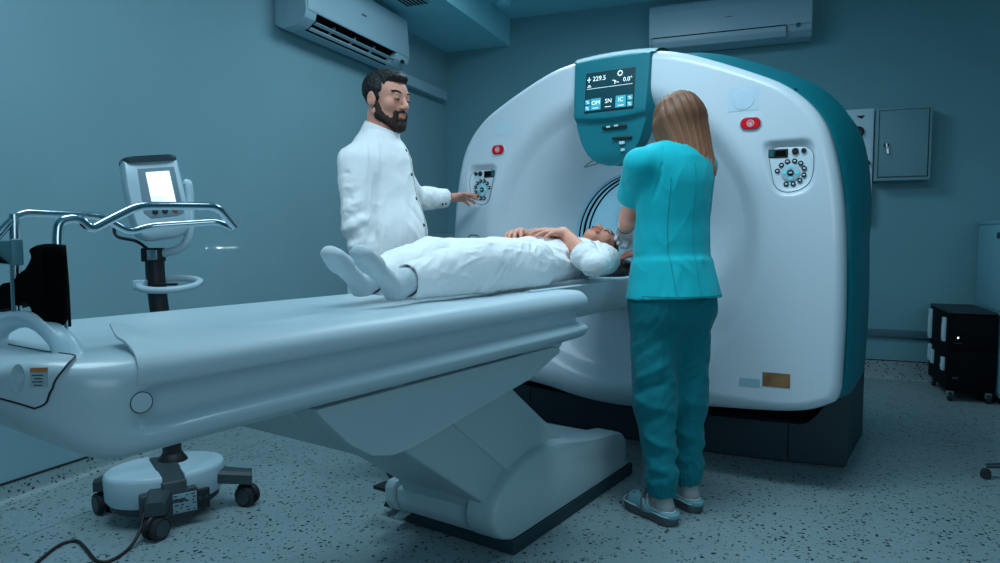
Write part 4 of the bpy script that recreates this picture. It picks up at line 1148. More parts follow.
# hair
k = 1.10; F = Field(HP.o - .18, HP.o + .20, .004)
F.put(ell(HP(0, -.016, .048), (.087, .107, .0925), HP.R), .01); F.put(ell(HP(0, .040, .094), (.061, .058, .030), HP.R), .02); F.put(ell(HP(.01, .080, .098), (.047, .030, .019), HP.R), .015)
def hairzone(X, Y, Z):
    p = [X - HP.o[0], Y - HP.o[1], Z - HP.o[2]]; R = HP.R; x, y, z = [p[0] * R[i][0] + p[1] * R[i][1] + p[2] * R[i][2] for i in range(3)]
    top = np.maximum(.068 + .10 * np.maximum(np.abs(x) - .037, -.0) - z + .004, -1)
    temple = np.maximum(y - .030 - .3 * (z), -.036 - z)
    back = np.maximum(y + .022, -.078 - z)
    return np.minimum(np.minimum(top, temple), back)
F.cut(hairzone, .012)
for s in (-1, 1): F.put(ell(HP(s * .089, -.012, -.008), (.022, .025, .038), HP.R), .006, 's')
V, Q = F.mesh(); N = vnormals(V, Q); L = (V - HP.o) @ HP.R.T
V = V + N * (.0022 * np.sin(L[:, 0] * 330 + 3 * np.sin(L[:, 1] * 60)) * np.sin(L[:, 1] * 120 + L[:, 2] * 90) + .003 * smoothnoise(L, 30, 5))[:, None]
wear('hair', V, Q, DHAIR, DR)
# beard and moustache
F = Field(HP.o - .17, HP.o + .17, .004)
c2 = lambda a, b, ra, rb: cap(HP(*[q * k for q in a]), HP(*[q * k for q in b]), ra * k, rb * k)
for s in (-1, 1):
    F.put(c2((s * .066, .012, -.018), (s * .055, .022, -.062), .0085, .017), .01); F.put(c2((s * .051, .016, -.064), (s * .018, .077, -.102), .0225, .0195), .012)
    F.put(c2((s * .031, .085, -.052), (s * .028, .083, -.088), .0085, .012), .008); F.put(c2((s * .004, .100, -.047), (s * .028, .090, -.054), .0062, .006), .006)
F.put(ell(HP(0, .080 * k, -.106 * k), np.array((.032, .025, .026)) * k, HP.R), .01); F.put(c2((0, .094, -.082), (0, .09, -.10), .008, .012), .006)
F.put(c2((-.015, .105, -.064), (.015, .105, -.064), .0055, .0055), .004, 's')
V, Q = F.mesh(); N = vnormals(V, Q); V = V + N * (.0022 * smoothnoise(V, 75, 4))[:, None]
wear('beard', V, Q, DBEARD, DR)

# white coat
h = .006; F = Field((-1.2, 1.98, .42), (-.5, 3.0, 1.66), h)
CY = DP.y
F.put(cap(DP(-.13, -.045, 1.435), DP(.13, -.045, 1.435), .078, .078), .03)
F.put(cap(DP(0, -.03, 1.42), DP(0, .015, 1.12), .185, .195, CY, .80), .06)
F.put(cap(DP(0, .015, 1.12), DP(0, .01, .95), .197, .205, CY, .84), .05)
F.put(cyl(DP(0, .01, 1.0), DP(0, .0, .50), .20, .245, CY, .82, .008), .03)
F.put(cap(DP(-.09, -.04, 1.49), DP(.09, -.04, 1.49), .065, .065), .05); F.put(cyl(DP(0, -.072, 1.47), DP(0, -.012, 1.612), .098, .083, rnd=.005), .02)
for a, e, w, r in ((SH_R, EL_R, WR_R, 1), (SH_L, EL_L, WR_L, 1)):
    F.put(cap(a, e, .078, .066), .045); F.put(cap(e, e + (w - e) * .5, .066, .058), .02); F.put(cyl(e + (w - e) * .3, e + (w - e) * .97, .060, .0505, rnd=.004), .015)
F.put(cyl(DP(0, -.045, 1.54), DP(0, -.004, 1.64), .076, .0735), .004, 's')
F.put(ell(DP(0, .13, 1.655), (.14, .14, .075)), .008, 's')                                   # neck opening
for e, w in ((EL_R, WR_R), (EL_L, WR_L)): F.put(cyl(e + (w - e) * .8, e + (w - e) * 1.1, .044), .004, 's')
V, Q = F.mesh(2)
FL = []
def dl(x0, y0, z0, x1, y1, z1, w, hh): FL.append((DP(x0, y0, z0), DP(x1, y1, z1), w, hh))
for x0, z0, x1, z1, hh in ((.16, 1.42, .20, 1.10, -.010), (.10, 1.36, -.02, 1.20, .006), (.12, 1.30, -.05, 1.08, -.007), (.14, 1.20, 0, 1.02, .007), (.16, 1.10, .02, .96, -.007), (.10, 1.02, .06, .80, .006), (0, 1.0, .0, .75, -.006)):
    dl(x0, .15 if x0 < .15 else .08, z0, x1, .19, z1, .016, hh)
for z0, hh in ((1.36, .008), (1.30, -.008), (1.25, .009), (1.20, -.010), (1.165, .010), (1.13, -.009), (1.08, .007), (1.02, -.007)):
    FL.append((EL_R + np.array([.07, -.02, z0 - 1.155 + .02]), EL_R + np.array([-.02, -.075, z0 - 1.155 - .035]), .013, hh))
    FL.append((EL_R + np.array([.05, -.06, z0 - 1.155 + .02]), EL_R + np.array([-.07, -.03, z0 - 1.155 + .01]), .011, -hh * .7))
for t, hh in ((.25, -.006), (.42, .007), (.55, -.006), (.7, .005)):
    c = EL_L + (WR_L - EL_L) * t; FL.append((c + np.array([.06, -.04, .03]), c + np.array([.03, -.03, -.06]), .010, hh))
V = folds(V, Q, FL, .007, 11, (1, 1, .55), 2); V = folds(V, Q, (), .002, 24, (1, 1, .7), 31)
CO = wear('white_coat', V, Q, CLOTHW, DR)
bv = BVHTree.FromPolygons([Vector(p) for p in V], [tuple(q) for q in Q.tolist()])
def on(bv, o, d):
    hit = bv.ray_cast(Vector(o), Vector(d).normalized()); return (hit[0], hit[1]) if hit[0] is not None else (Vector(o), -Vector(d).normalized())
# placket edge, snaps, cuff snaps and breast seams
SEAM = mat('coat_seam', (.42, .50, .54), .8)
pts = []
for z in np.linspace(1.50, .62, 60):
    p, n = on(bv, DP(-.022, .6, z), -DP.y); pts.append(p + n * .0005)
mb = MB(); mb.tube(pts, .0035, 6); mb.build('placket', mat('placket_edge', (.50, .49, .44), .8), DR, CO, 60)
for z in (1.508, 1.40, 1.29, 1.17, 1.05, .93):
    p, n = on(bv, DP(-.004, .6, z), -DP.y); mb = MB(); mb.lathe([(.0075, -.002), (.0075, .002), (.005, .0035), (.0005, .0035)], orient(p, n), 14); mb.build('snap', LASH, DR, CO)
for t in (.80, .90):
    c = EL_L + (WR_L - EL_L) * t; p, n = on(bv, c + np.array([.25, -.20, -.16]), c - (c + np.array([.25, -.20, -.16])) + np.array([.0, .0, -.012])); mb = MB(); mb.lathe([(.006, -.002), (.006, .002), (.0005, .003)], orient(p, n, (1, 0, .2)), 12); mb.build('snap', LASH, DR, CO)
pts = []
for x in np.linspace(.015, .17, 26):
    p, n = on(bv, DP(x, .6, 1.075 - .01 * x), -DP.y); pts.append(p + n * .0003)
mb = MB(); mb.tube(pts, .0025, 6); mb.build('pocket_edge', SEAM, DR, CO, 60)
p0 = [on(bv, DP(0, -.04, 1.575) + np.array([math.cos(a), math.sin(a), 0]) * .3, -np.array([math.cos(a), math.sin(a), 0]))[0] for a in np.linspace(0, 2 * PI, 40, endpoint=False)]
# stand-up collar
F = Field(DP(0, 0, 1.56) - .14, DP(0, 0, 1.56) + .14, .003)
F.put(cyl(DP(0, -.054, 1.515), DP(0, -.010, 1.617), .096, .0845, rnd=.002), .004); F.put(cyl(DP(0, -.060, 1.50), DP(0, -.004, 1.64), .091, .0785), .003, 's'); F.put(cap(DP(0, .02, 1.50), DP(0, .12, 1.60), .012), .003, 's')
V, Q = F.mesh(); wear('collar', V, Q, CLOTHW, DR, None, CO)
# dark shirt at the collar
F = Field(DP(0, 0, 1.56) - .12, DP(0, 0, 1.56) + .12, .004)
F.put(cyl(DP(0, -.055, 1.50), DP(0, -.014, 1.600), .080, .072, rnd=.003), .004); F.put(cyl(DP(0, -.05, 1.54), DP(0, -.006, 1.64), .066, .0665), .003, 's'); V, Q = F.mesh(); wear('shirt', V, Q, BLACKM, DR)
# trousers and shoes (seen only past the couch foot)
F = Field((-1.15, 1.98, 0), (-.4, 2.75, 1.05), .008)
for s in (-1, 1):
    F.put(cap(DP(s * .09, 0, .92), DP(s * .08, .06, .52), .10, .085), .04); F.put(cyl(DP(s * .083, .05, .60), DP(s * .07, .125, .075), .085, .075, rnd=.006), .03)
F.put(cap(DP(-.07, 0, .93), DP(.07, 0, .93), .13), .05)
V, Q = F.mesh(2); V = folds(V, Q, (), .005, 12, (1, 1, 1), 9); wear('trousers', V, Q, mat('white_trousers', (.40, .47, .52), .85, bump=(60, .1, .004)), DR)
for s in (-1, 1):
    F = Field(DP(s * .08, .16, .06) - .2, DP(s * .08, .16, .06) + .2, .005)
    F.put(cap(DP(s * .07, .07, .045), DP(s * .083, .285, .035), .048, .040), .02); F.put(cap(DP(s * .07, .07, .07), DP(s * .071, .11, .09), .044), .03)
    z0 = .003; F.cut(lambda X, Y, Z: z0 - Z + 0 * X + 0 * Y, .003); V, Q = F.mesh(); sh = wear('shoe', V, Q, mat('shoe_dark', (.02, .025, .03), .5), DR)
# ================================================================== the nurse
NB = (.470, 2.655)
NP = Pose((NB[0], NB[1], 0), (-.86, .50, 0), (0, 0, 1))
NHP = Pose((.478, 2.688, 1.550), (-.80, .50, -.42), (-.30, -.02, .95))
SHL, ELL, WRL = NP(-.172, -.02, 1.392), np.array([.300, 2.655, 1.215]), np.array([.162, 2.895, 1.158])
SHR, ELR, WRR = NP(.150, .01, 1.400), np.array([.42, 2.92, 1.17]), np.array([.20, 3.00, 1.045])
FTL, FTR = np.array([.530, 2.530, 0]), np.array([.565, 2.710, 0])      # heels' ground points
FDL, FDR = nrm((-.90, .38, 0)), nrm((-.84, .54, 0))
HIPL, HIPR = NP(-.085, 0, .86), NP(.085, 0, .86)
KNL, KNR = np.array([.440, 2.575, .47]), np.array([.515, 2.725, .47])
ANL, ANR = FTL + FDL * .05 + np.array([0, 0, .085]), FTR + FDR * .05 + np.array([0, 0, .085])
F = Field((-.1, 2.38, 0), (.85, 3.15, 1.75), .005)
head_prims(F, NHP, .97, True)
F.put(cap(NP(0, -.02, 1.40), NHP(0, -.02, -.07), .05, .048), .02)
F.put(cap(NP(-.11, -.02, 1.40), NP(.11, -.02, 1.40), .05), .03); F.put(cap(NP(0, -.0, 1.32), NP(0, 0, 1.0), .12, .115, NP.y, .7), .04); F.put(cap(NP(-.06, 0, .90), NP(.06, 0, .90), .095), .04)
for a, e, w in ((SHL, ELL, WRL), (SHR, ELR, WRR)):
    F.put(cap(a, e, .048, .044), .03); F.put(cap(e, e + (w - e) * .35, .046, .044), .015); F.put(cap(e + (w - e) * .35, w, .042, .027), .015)
for hp, kn, an, ft, fd in ((HIPL, KNL, ANL, FTL, FDL), (HIPR, KNR, ANR, FTR, FDR)):
    F.put(cap(hp, kn, .085, .055), .04); F.put(cap(kn, an, .054, .034), .02)
    F.put(cap(ft + fd * .03 + np.array([0, 0, .055]), ft + fd * .16 + np.array([0, 0, .04]), .030, .026), .02)
hand(F, WRL, (-.38, .80, -.42), (.20, .40, .85), 1, [(.7, 1.0, .6), (.75, 1.05, .7), (.8, 1.1, .7), (.85, 1.1, .7)], .92, .08, (.6, .3))
hand(F, WRR, (-.80, -.35, -.15), (.2, .3, .9), -1, [(.4, .6, .4), (.45, .6, .4), (.5, .7, .4), (.5, .7, .5)], .92, .08, (.6, .3))
V, Q = F.mesh()
NU = person('person', 'woman in turquoise scrubs seen from behind, leaning over the patient', (NB[0], NB[1], 0), V, Q, SKIN,
            face_spots(NHP, .97, (.85, .5, .5), (.4, .25, .2)) + [(ELL + np.array([.02, -.03, -.01]), .03, (1.0, .72, .70))])
NHAIR = mat('brown_hair', (.22, .098, .055), .5, spec=.3)
mm = MATS['brown_hair']; nt = mm.node_tree; pb_ = nt.nodes['Principled BSDF']
at_ = nt.nodes.new('ShaderNodeAttribute'); at_.attribute_name = 'tint'; mx = nt.nodes.new('ShaderNodeMix'); mx.data_type = 'RGBA'; mx.blend_type = 'MULTIPLY'; mx.inputs['Factor'].default_value = 1
mx.inputs['A'].default_value = (.22, .098, .055, 1); nt.links.new(at_.outputs['Color'], mx.inputs['B']); nt.links.new(mx.outputs['Result'], pb_.inputs['Base Color'])
face_parts(NU, NHP, .97, LASH, LASH)
# bob of straight hair: solid core plus combed locks
F = Field(NHP.o + np.array([-.24, -.24, -.32]), NHP.o + np.array([.24, .24, .18]), .005)
F.put(ell(NHP(0, -.018, .045), (.088, .106, .090), NHP.R), .01)
HD = nrm(NHP(0, 0, -1) - NHP(0, 0, 0) + np.array([0.0, -.0, -.35]))      # hair falls between the head's axis and the plumb line
def fall(x, y, z0, ln): p = NHP(x, y, z0); return p, p + HD * ln
for x in np.linspace(-.068, .068, 7):
    a, b = fall(x, -.065 + .35 * abs(x), .03, .175 + .45 * (x + .068)); F.put(cap(a, b, .040, .028), .025)
for s in (-1, 1):
    for y in (-.03, .0, .02):
        a, b = fall(s * .070, y, .02, .15 + (.06 if s > 0 else 0)); F.put(cap(a, b, .030, .022), .02)
F.put(ell(NHP(0, .085, -.03), (.062, .07, .10), NHP.R), .012, 's')
F.put(cap(NHP(0, 0, -.02), NHP(0, 0, -.16), .048, .055), .015, 's')
V, Q = F.mesh(2)
L = (V - NHP.o) @ NHP.R.T; ang = np.arctan2(L[:, 0], -L[:, 1] + .02); N = vnormals(V, Q)
V = V + N * (.0018 * np.sin(ang * 58 + 2 * np.sin(L[:, 2] * 25)) + .0016 * np.sin(ang * 23 + 1.5 * np.sin(L[:, 2] * 18)) + .001 * np.sin(ang * 117))[:, None]
HR = wear('hair', V, Q, NHAIR, NU)
def hair_tint(o):
    me = o.data; n = len(me.vertices); co = np.empty(n * 3); me.vertices.foreach_get('co', co); co = co.reshape(-1, 3) + np.array([NB[0], NB[1], 0])
    L = (co - NHP.o) @ NHP.R.T; ang = np.arctan2(L[:, 0], -L[:, 1] + .02)
    s = .80 + .26 * np.sin(ang * 41 + 2 * np.sin(L[:, 2] * 20)) * np.sin(ang * 13) + .14 * np.sin(ang * 90) + 1.0 * np.clip((.06 - L[:, 2]) / .25, 0, 1)
    c = np.ones((n, 4)); c[:, :3] = s[:, None]; a = me.color_attributes.new('tint', 'FLOAT_COLOR', 'POINT'); a.data.foreach_set('color', c.astype(np.float32).ravel())
hair_tint(HR)
bvh = BVHTree.FromPolygons([Vector(p) for p in V], [tuple(q) for q in Q.tolist()])
mb = MB(); top = NHP(0.01, -.01, .132)
for i in range(330):
    a = rng.uniform(-2.15, 2.15); pts = []
    side = math.sin(a); L0 = .075 + rng.uniform(-.01, .012)
    for j, t in enumerate(np.linspace(.12, 1, 9)):
        el = max(0, PI / 2 - t * PI * .62)
        if t < .6:
            q = NHP(.25 * math.sin(a) * math.cos(el), -.02 - .25 * math.cos(a) * math.cos(el), .045 + .25 * math.sin(el)); c = NHP(0, -.02, .045)
            hit = bvh.ray_cast(Vector(q), Vector(c - q).normalized())
        else:
            zz = .045 - (t - .6) / .4 * (.215 if a > 0 else .185) * rng.uniform(.95, 1.05); c = NHP(0, -.02, .045) + HD * (.045 - zz); q = c + NHP.x * .25 * math.sin(a) - NHP.y * .25 * math.cos(a)
            hit = bvh.ray_cast(Vector(q), Vector(c - q).normalized())
        if hit[0] is None: break
        pts.append(hit[0] + hit[1] * .0012)
    if len(pts) > 4 and max((pts[i] - pts[i + 1]).length for i in range(len(pts) - 1)) < .06: mb.tube(cat_rom(pts, 3), [.0014] * (len(pts) - 1) * 3 + [.0006], 4)
LK = mb.build('hair_strands', NHAIR, NU, HR, 180); hair_tint(LK)

# scrub top
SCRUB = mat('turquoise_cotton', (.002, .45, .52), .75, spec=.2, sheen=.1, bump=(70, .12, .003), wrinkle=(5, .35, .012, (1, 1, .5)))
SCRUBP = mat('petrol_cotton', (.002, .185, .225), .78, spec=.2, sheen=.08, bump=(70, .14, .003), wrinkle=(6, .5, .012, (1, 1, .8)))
F = Field((.02, 2.36, .78), (.86, 3.05, 1.52), .005); Y = NP.y
F.put(cap(NP(-.11, -.02, 1.405), NP(.105, -.015, 1.405), .066), .03)
F.put(cap(NP(0, -.015, 1.33), NP(0, -.0, 1.08), .166, .152, Y, .74), .05)
F.put(cap(NP(0, -.0, 1.08), NP(0, -.005, .98), .152, .168, Y, .78), .04)
F.put(cyl(NP(0, -.005, 1.02), NP(0, -.016, .872), .166, .202, Y, .82, .004), .03)
F.put(cyl(NP(0, -.025, 1.40), NP(0, -.01, 1.455), .085, .062, rnd=.004), .03)
for a, e, t in ((SHL, ELL, .66), (SHR, ELR, .66)):
    F.put(cap(a, a + (e - a) * .3, .066, .062), .022); F.put(cyl(a + (e - a) * .1, a + (e - a) * t, .064, .073, rnd=.003), .008)
    F.put(cyl(a + (e - a) * .50, a + (e - a) * 1.0, .056, .064), .004, 's')
F.put(cyl(NP(0, -.012, .80), NP(0, -.012, .915), .186, .180, Y, .80), .004, 's'); F.put(cyl(NP(0, -.02, 1.41), NP(0, -.01, 1.50), .060), .004, 's')
V, Q = F.mesh(2); FL = []
def nl(x0, z0, x1, z1, w, hh, y=-.15): FL.append((NP(x0, y + .25 * abs(x0) ** 1.2, z0), NP(x1, y + .25 * abs(x1) ** 1.2, z1), w, hh))
for a in ((-.10, 1.36, -.085, 1.10, .010, -.006), (.09, 1.34, .11, 1.05, .012, .006), (.15, 1.25, .05, 1.12, .012, -.006), (.15, 1.18, .03, 1.03, .012, .006), (-.14, 1.18, -.05, 1.02, .013, -.006), (-.13, 1.10, -.02, .96, .012, .006),
          (.13, 1.06, .10, .89, .014, .007), (.04, 1.02, .05, .88, .014, -.005), (-.08, 1.0, -.09, .88, .014, .006), (-.14, 1.0, -.15, .88, .012, -.006), (.0, 1.36, .0, 1.20, .008, -.004), (.16, 1.32, .12, 1.22, .012, .006)): nl(*a)
arm_n = nrm(NP.x * .55 + NP.y * 0); FL.append((NP(-.105, -.075, 1.455), NP(-.135, -.10, 1.36), .006, -.007)); FL.append((NP(-.135, -.10, 1.36), NP(-.150, -.07, 1.26), .008, -.012)); FL.append((NP(.115, -.08, 1.45), NP(.150, -.09, 1.27), .006, -.006))
for s, e in ((SHL, ELL),):
    for t, hh in ((.25, .005), (.4, -.005), (.55, .005)): c = s + (e - s) * t; FL.append((c + np.array([.06, -.05, .02]), c + np.array([-.04, -.07, -.02]), .011, hh))
V = folds(V, Q, FL, .0035, 10, (1, 1, .5), 4)
TP = wear('scrub_top', V, Q, SCRUB, NU, 'turquoise short-sleeved top')
bvt = BVHTree.FromPolygons([Vector(p) for p in V], [tuple(q) for q in Q.tolist()])
TS_ = mat('turquoise_seam', (.003, .25, .30), .8)
for x0, z0, x1, z1 in ((-.002, 1.40, -.002, .89), (-.10, 1.34, -.10, .89), (.105, 1.34, .11, .89)):
    pts = []
    for t in np.linspace(0, 1, 40):
        q = NP(x0 + (x1 - x0) * t, -.5, z0 + (z1 - z0) * t); p, n = on(bvt, q, NP.y); pts.append(p + n * .0002)
    if x0 > -.05 or True: mb = MB(); mb.tube(pts, .0018, 5); mb.build('seam', TS_, NU, TP, 60)
pts = []
for a in np.linspace(-1.25, 1.25, 50):
    q = NP(.5 * math.sin(a), -.5 * math.cos(a), .892); p, n = on(bvt, q, -(q - NP(0, 0, .892))); pts.append(p + n * .0002)
mb = MB(); mb.tube(pts, .0016, 5); mb.build('seam', TS_, NU, TP, 60)
# trousers with ribbed ankle cuffs
F = Field((.12, 2.36, .05), (.86, 3.0, 1.0), .005)
F.put(cap(NP(-.06, -.01, .88), NP(.06, -.01, .88), .100), .04); F.put(cap(NP(-.075, -.03, .83), NP(.075, -.03, .83), .102), .05)
for hp, kn, an, sd in ((HIPL, KNL, ANL, -1), (HIPR, KNR, ANR, 1)):
    F.put(cap(hp, kn, .098, .085), .035); F.put(cap(kn, an + np.array([0, 0, .09]), .081, .060), .03); F.put(cap(an + np.array([0, 0, .10]), an + np.array([0, 0, .055]), .061, .056), .02)
    F.put(cyl(an + np.array([0, 0, .075]), an + np.array([0, 0, .018]), .054, .050, rnd=.006), .012); F.put(cyl(an + np.array([0, 0, .04]), an + np.array([0, 0, -.02]), .040), .003, 's')
V, Q = F.mesh(2); FL = []
for kn, an, sgn in ((KNL, ANL, 1), (KNR, ANR, -1)):
    for dz, hh, sl in ((.34, .006, .06), (.22, -.008, .07), (.12, .010, .05), (.06, -.010, .04), (.0, .011, -.03), (-.06, -.009, .05), (-.14, .008, -.04), (-.20, -.008, .03), (-.25, .008, -.02), (-.285, -.007, .02)):
        c = kn + (an - kn) * max(0, -dz / .39) + np.array([0, 0, dz if dz > 0 else 0]); FL.append((c + np.array([.09, -.05, sl]), c + np.array([-.05, -.09, -sl * .6]), .016, hh)); FL.append((c + np.array([.09, -.03, sl * .5 + .02]), c + np.array([.05, .07, -sl]), .014, -hh * .8))
for x, hh in ((-.15, .007), (-.10, -.007), (.05, .005), (.12, -.006)): FL.append((NP(x, -.12, .86), NP(x * 1.05, -.10, .55), .015, hh))
V = folds(V, Q, FL, .0055, 11, (1, 1, .8), 6); V = folds(V, Q, (), .0022, 22, (1, 1, 1), 35)
Lk = V.copy(); m = ((V[:, 2] > .095) & (V[:, 2] < .152)); 
for an in (ANL, ANR):
    d = V - an; near = m & (np.hypot(d[:, 0], d[:, 1]) < .075); a = np.arctan2(d[:, 1], d[:, 0]); V[near, :2] += (d[near, :2] / np.maximum(np.hypot(d[near, 0], d[near, 1]), 1e-4)[:, None]) * (.0022 * np.sin(a[near] * 26))[:, None]
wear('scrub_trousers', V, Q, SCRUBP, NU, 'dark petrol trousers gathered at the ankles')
# socks and clogs
SOCK = mat('grey_sock', (.32, .34, .35), .9, bump=(200, .2, .002))
CLOG = mat('clog_blue', (.17, .37, .42), .45); SOLE = mat('clog_sole', (.085, .105, .115), .6); RIM = mat('clog_rim', (.55, .70, .74), .5)
def clog(ft, fd):
    G = Pose(ft, fd, (0, 0, 1))
    F = Field(ft + np.array([-.25, -.25, 0]), ft + np.array([.25, .25, .26]), .004)
    F.put(cap(G(0, .035, .065), G(0, .05, .14), .036, .037), .02); F.put(cap(G(0, .03, .058), G(0, .17, .045), .033, .03), .02)
    V, Q = F.mesh(); wear('sock', V, Q, SOCK, NU, 'grey sock')
    def outline(s, toe=1.): 
        P = [(-.034, -.012), (0, -.024), (.034, -.012), (.042, .03), (.041, .085), (.049, .145), (.050, .185), (.038, .222), (.012, .240), (-.020, .236), (-.043, .212), (-.049, .175), (-.046, .14), (-.038, .085), (-.041, .03)]
        c = np.array([0, .105]); return [tuple(c + (np.array(p) - c) * s) for p in cat_rom(P, 4, True)]
    mb = MB(); rings = []
    for z, s in ((.002, .93), (.004, .965), (.018, .99), (.028, 1.0), (.036, .995)):
        rings.append([G(x, y, z + (.012 * max(0, (y - .17) / .07) if z < .02 else 0)) for x, y in outline(s)])
    mb.loft(rings); so = mb.build('clog', SOLE, NU, None, 50, 'dark sole of the clog')
    # upper: toe box shell and low heel rim
    F = Field(ft + np.array([-.28, -.28, 0]), ft + np.array([.28, .28, .18]), .004)
    F.put(cap(G(0, .105, .045), G(.002, .185, .036), .047, .045), .02); F.put(cap(G(-.004, .10, .060), G(0, .17, .048), .040, .034), .02); F.put(cap(G(0, .015, .04), G(0, .10, .04), .036, .041), .02)
    F.put(cap(G(0, .0, .045), G(0, .02, .045), .034), .02)
    F.put(cap(G(0, .018, .075), G(0, .085, .085), .033, .036), .006, 's'); F.put(cap(G(0, .085, .085), G(0, .115, .115), .036, .045), .006, 's')
    F.put(cap(G(0, .03, .055), G(0, .17, .045), .030, .033), .004, 's')
    F.cut(lambda X, Y, Z: .030 - Z + 0 * X + 0 * Y, .003)
    F.cut(lambda X, Y, Z: Z - .052 - 1.5 * np.maximum((X - G.o[0]) * G.y[0] + (Y - G.o[1]) * G.y[1] - .088, 0), .004)
    V, Q = F.mesh(); up = wear('upper', V, Q, CLOG, NU, 'pale blue upper of the clog', so)
    bu = BVHTree.FromPolygons([Vector(p) for p in V], [tuple(q) for q in Q.tolist()])
    ring = []
    for a in np.linspace(0, 2 * PI, 44, endpoint=False):
        x, y = .038 * math.cos(a), .052 + .066 * math.sin(a); ring.append(G(x * (1 - .1 * (y > .1)), y, .053 + 1.5 * max(0, y - .088)))
    mb = MB(); mb.tube(ring, .0036, 6, True); mb.build('rim', RIM, NU, so, 60)
    rimr = [G(x, y, .040) for x, y in outline(1.004)]
    mb = MB(); mb.tube(rimr, .0028, 6, True); mb.build('rim', RIM, NU, so, 60)
    mb = MB(); st = []
    for a in np.linspace(-.15, PI + .15, 22): st.append(G(.050 * math.cos(a), .100 + .022 * math.sin(a), .042 + .058 * math.sin(a)))
    mb.tube(st, .0075, 8, flat=.45); mb.build('strap', SOLE, NU, so, 60)
    for x, y in ((.030, .16), (.012, .15), (-.008, .155), (.020, .185), (.0, .185), (-.025, .175), (.036, .195), (-.034, .20)):
        zz = .036 + .044 * math.sqrt(max(0, 1 - (x / .05) ** 2 - max(0, (y - .15) / .09) ** 2)); n = Vector(nrm(G.x * x * 14 + G.y * max(0, (y - .14) * 12) + np.array([0, 0, .8])))
        p, n = on(bu, G(x, y, .2), (0, 0, -1)); mb = MB(); mb.lathe([(.0045, -.004), (.0045, .0006), (.0005, .0006)], orient(p, n, (.3, .9, .1)), 10); mb.build('vent_hole', BLACK, NU, so)
clog(FTL, FDL); clog(FTR, FDR)
# white glove on the left hand with a dark band at the wrist
GLOVE = mat('white_glove', (.72, .76, .78), .5)
F = Field((-.05, 2.8, .95), (.30, 3.12, 1.25), .004)
hand(F, WRL, (-.38, .80, -.42), (.20, .40, .85), 1, [(.7, 1.0, .6), (.75, 1.05, .7), (.8, 1.1, .7), (.85, 1.1, .7)], .95, .08, (.6, .3))
F.F -= .0042; F.put(cyl(WRL + (ELL - WRL) * .10, WRL, .037, .031, rnd=.003), .008)
V, Q = F.mesh(1); GL = wear('glove', V, Q, GLOVE, NU, 'white glove')
d = nrm(ELL - WRL); c = WRL + d * .034
mb = MB(); mb.lathe([(.033, -.006), (.0365, -.006), (.0365, .006), (.033, .006)], orient(c, d, (0, 0, 1)), 28); mb.build('wrist_band', BLACK, NU)
c = WRL + d * .052
mb = MB(); mb.lathe([(.034, -.004), (.037, -.004), (.037, .004), (.034, .004)], orient(c, d, (0, 0, 1)), 28); mb.build('bracelet', mat('bracelet_pale', (.6, .6, .6), .4), NU)
# ================================================================== the patient, lying with the head towards the bore
TZ = .935
PH = Pose((.014, 2.908, 1.062), (.28, -.05, 1), (0, 1, .10))         # face up, a little towards the nurse's side
PP = Pose((0, 2.2, TZ), (0, 0, 1), (0, 1, 0))                       # x right (far side = -u), y up, z headwards
pt_ = lambda u, v, z: np.array([u, v, z], float)
SL, EL_, WL = pt_(.165, 2.69, 1.025), pt_(.265, 2.435, .995), pt_(.085, 2.475, 1.118)
SL, EL_, WL = pt_(.160, 2.70, 1.018), pt_(.262, 2.385, 1.012), pt_(.085, 2.465, 1.132)
SR, ER_, WR = pt_(-.165, 2.68, 1.03), pt_(-.275, 2.42, 1.0), pt_(-.10, 2.425, 1.130)
HL, HR_ = pt_(.085, 2.20, 1.02), pt_(-.085, 2.20, 1.02)
KL, KR = pt_(.11, 1.84, 1.025), pt_(-.11, 1.86, 1.035)
AL, AR = pt_(.092, 1.490, .985), pt_(-.085, 1.53, .985)
F = Field((-.40, 1.15, .90), (.42, 3.12, 1.24), .0045)
head_prims(F, PH, 1.0, True)
F.put(cap(PH(0, -.02, -.06), pt_(0, 2.74, 1.03), .048, .05), .02); F.put(cap(PH(0, .02, -.08), pt_(0, 2.74, 1.06), .035, .04), .02)
F.put(cap(pt_(-.12, 2.70, 1.03), pt_(.12, 2.70, 1.03), .055), .03); F.put(cap(pt_(0, 2.62, 1.03), pt_(0, 2.34, 1.005), .115, .085, (0, 0, 1), .66), .04); F.put(cap(pt_(-.06, 2.2, 1.0), pt_(.06, 2.2, 1.0), .055), .03)
for a, e, w in ((SL, EL_, WL), (SR, ER_, WR)):
    F.put(cap(a, e, .040, .034), .02); F.put(cap(e, e + (w - e) * .4, .034, .0345), .012); F.put(cap(e + (w - e) * .4, w, .0345, .0255), .012)
hand(F, WL, (-.34, -.93, .06), (.25, .1, .95), 1, [(.08, .14, .1), (.10, .16, .12), (.14, .18, .14), (.2, .22, .16)], 1.0, .22, (.75, .2))
hand(F, WR, (.30, -.93, .06), (-.2, .1, .95), -1, [(.2, .35, .25), (.2, .4, .3), (.25, .4, .3), (.3, .5, .3)], 1.0, .18, (.8, .2))
for hp, kn, an in ((HL, KL, AL), (HR_, KR, AR)):
    F.put(cap(hp, kn, .075, .050), .03); F.put(cap(kn, an, .05, .032), .02)
TOEL, TOER = pt_(.108, 1.312, 1.078), pt_(-.062, 1.362, 1.072)
for an, tp in ((AL, TOEL), (AR, TOER)): F.put(cap(an + pt_(0, -.01, -.012), an + (tp - an) * .55 + pt_(0, .03, -.02), .022, .014), .02)
V, Q = F.mesh()
PA = person('person', 'patient in white lying on the couch, hands on the belly, feet in white socks', (0, 2.2, TZ - .02), V, Q, SKINM, face_spots(PH, 1.0, (.92, .30, .30), (.45, .25, .2)))
PHAIR = mat('patient_black_hair', (.008, .006, .006), .4, bump=(120, .6, .004), spec=.5)
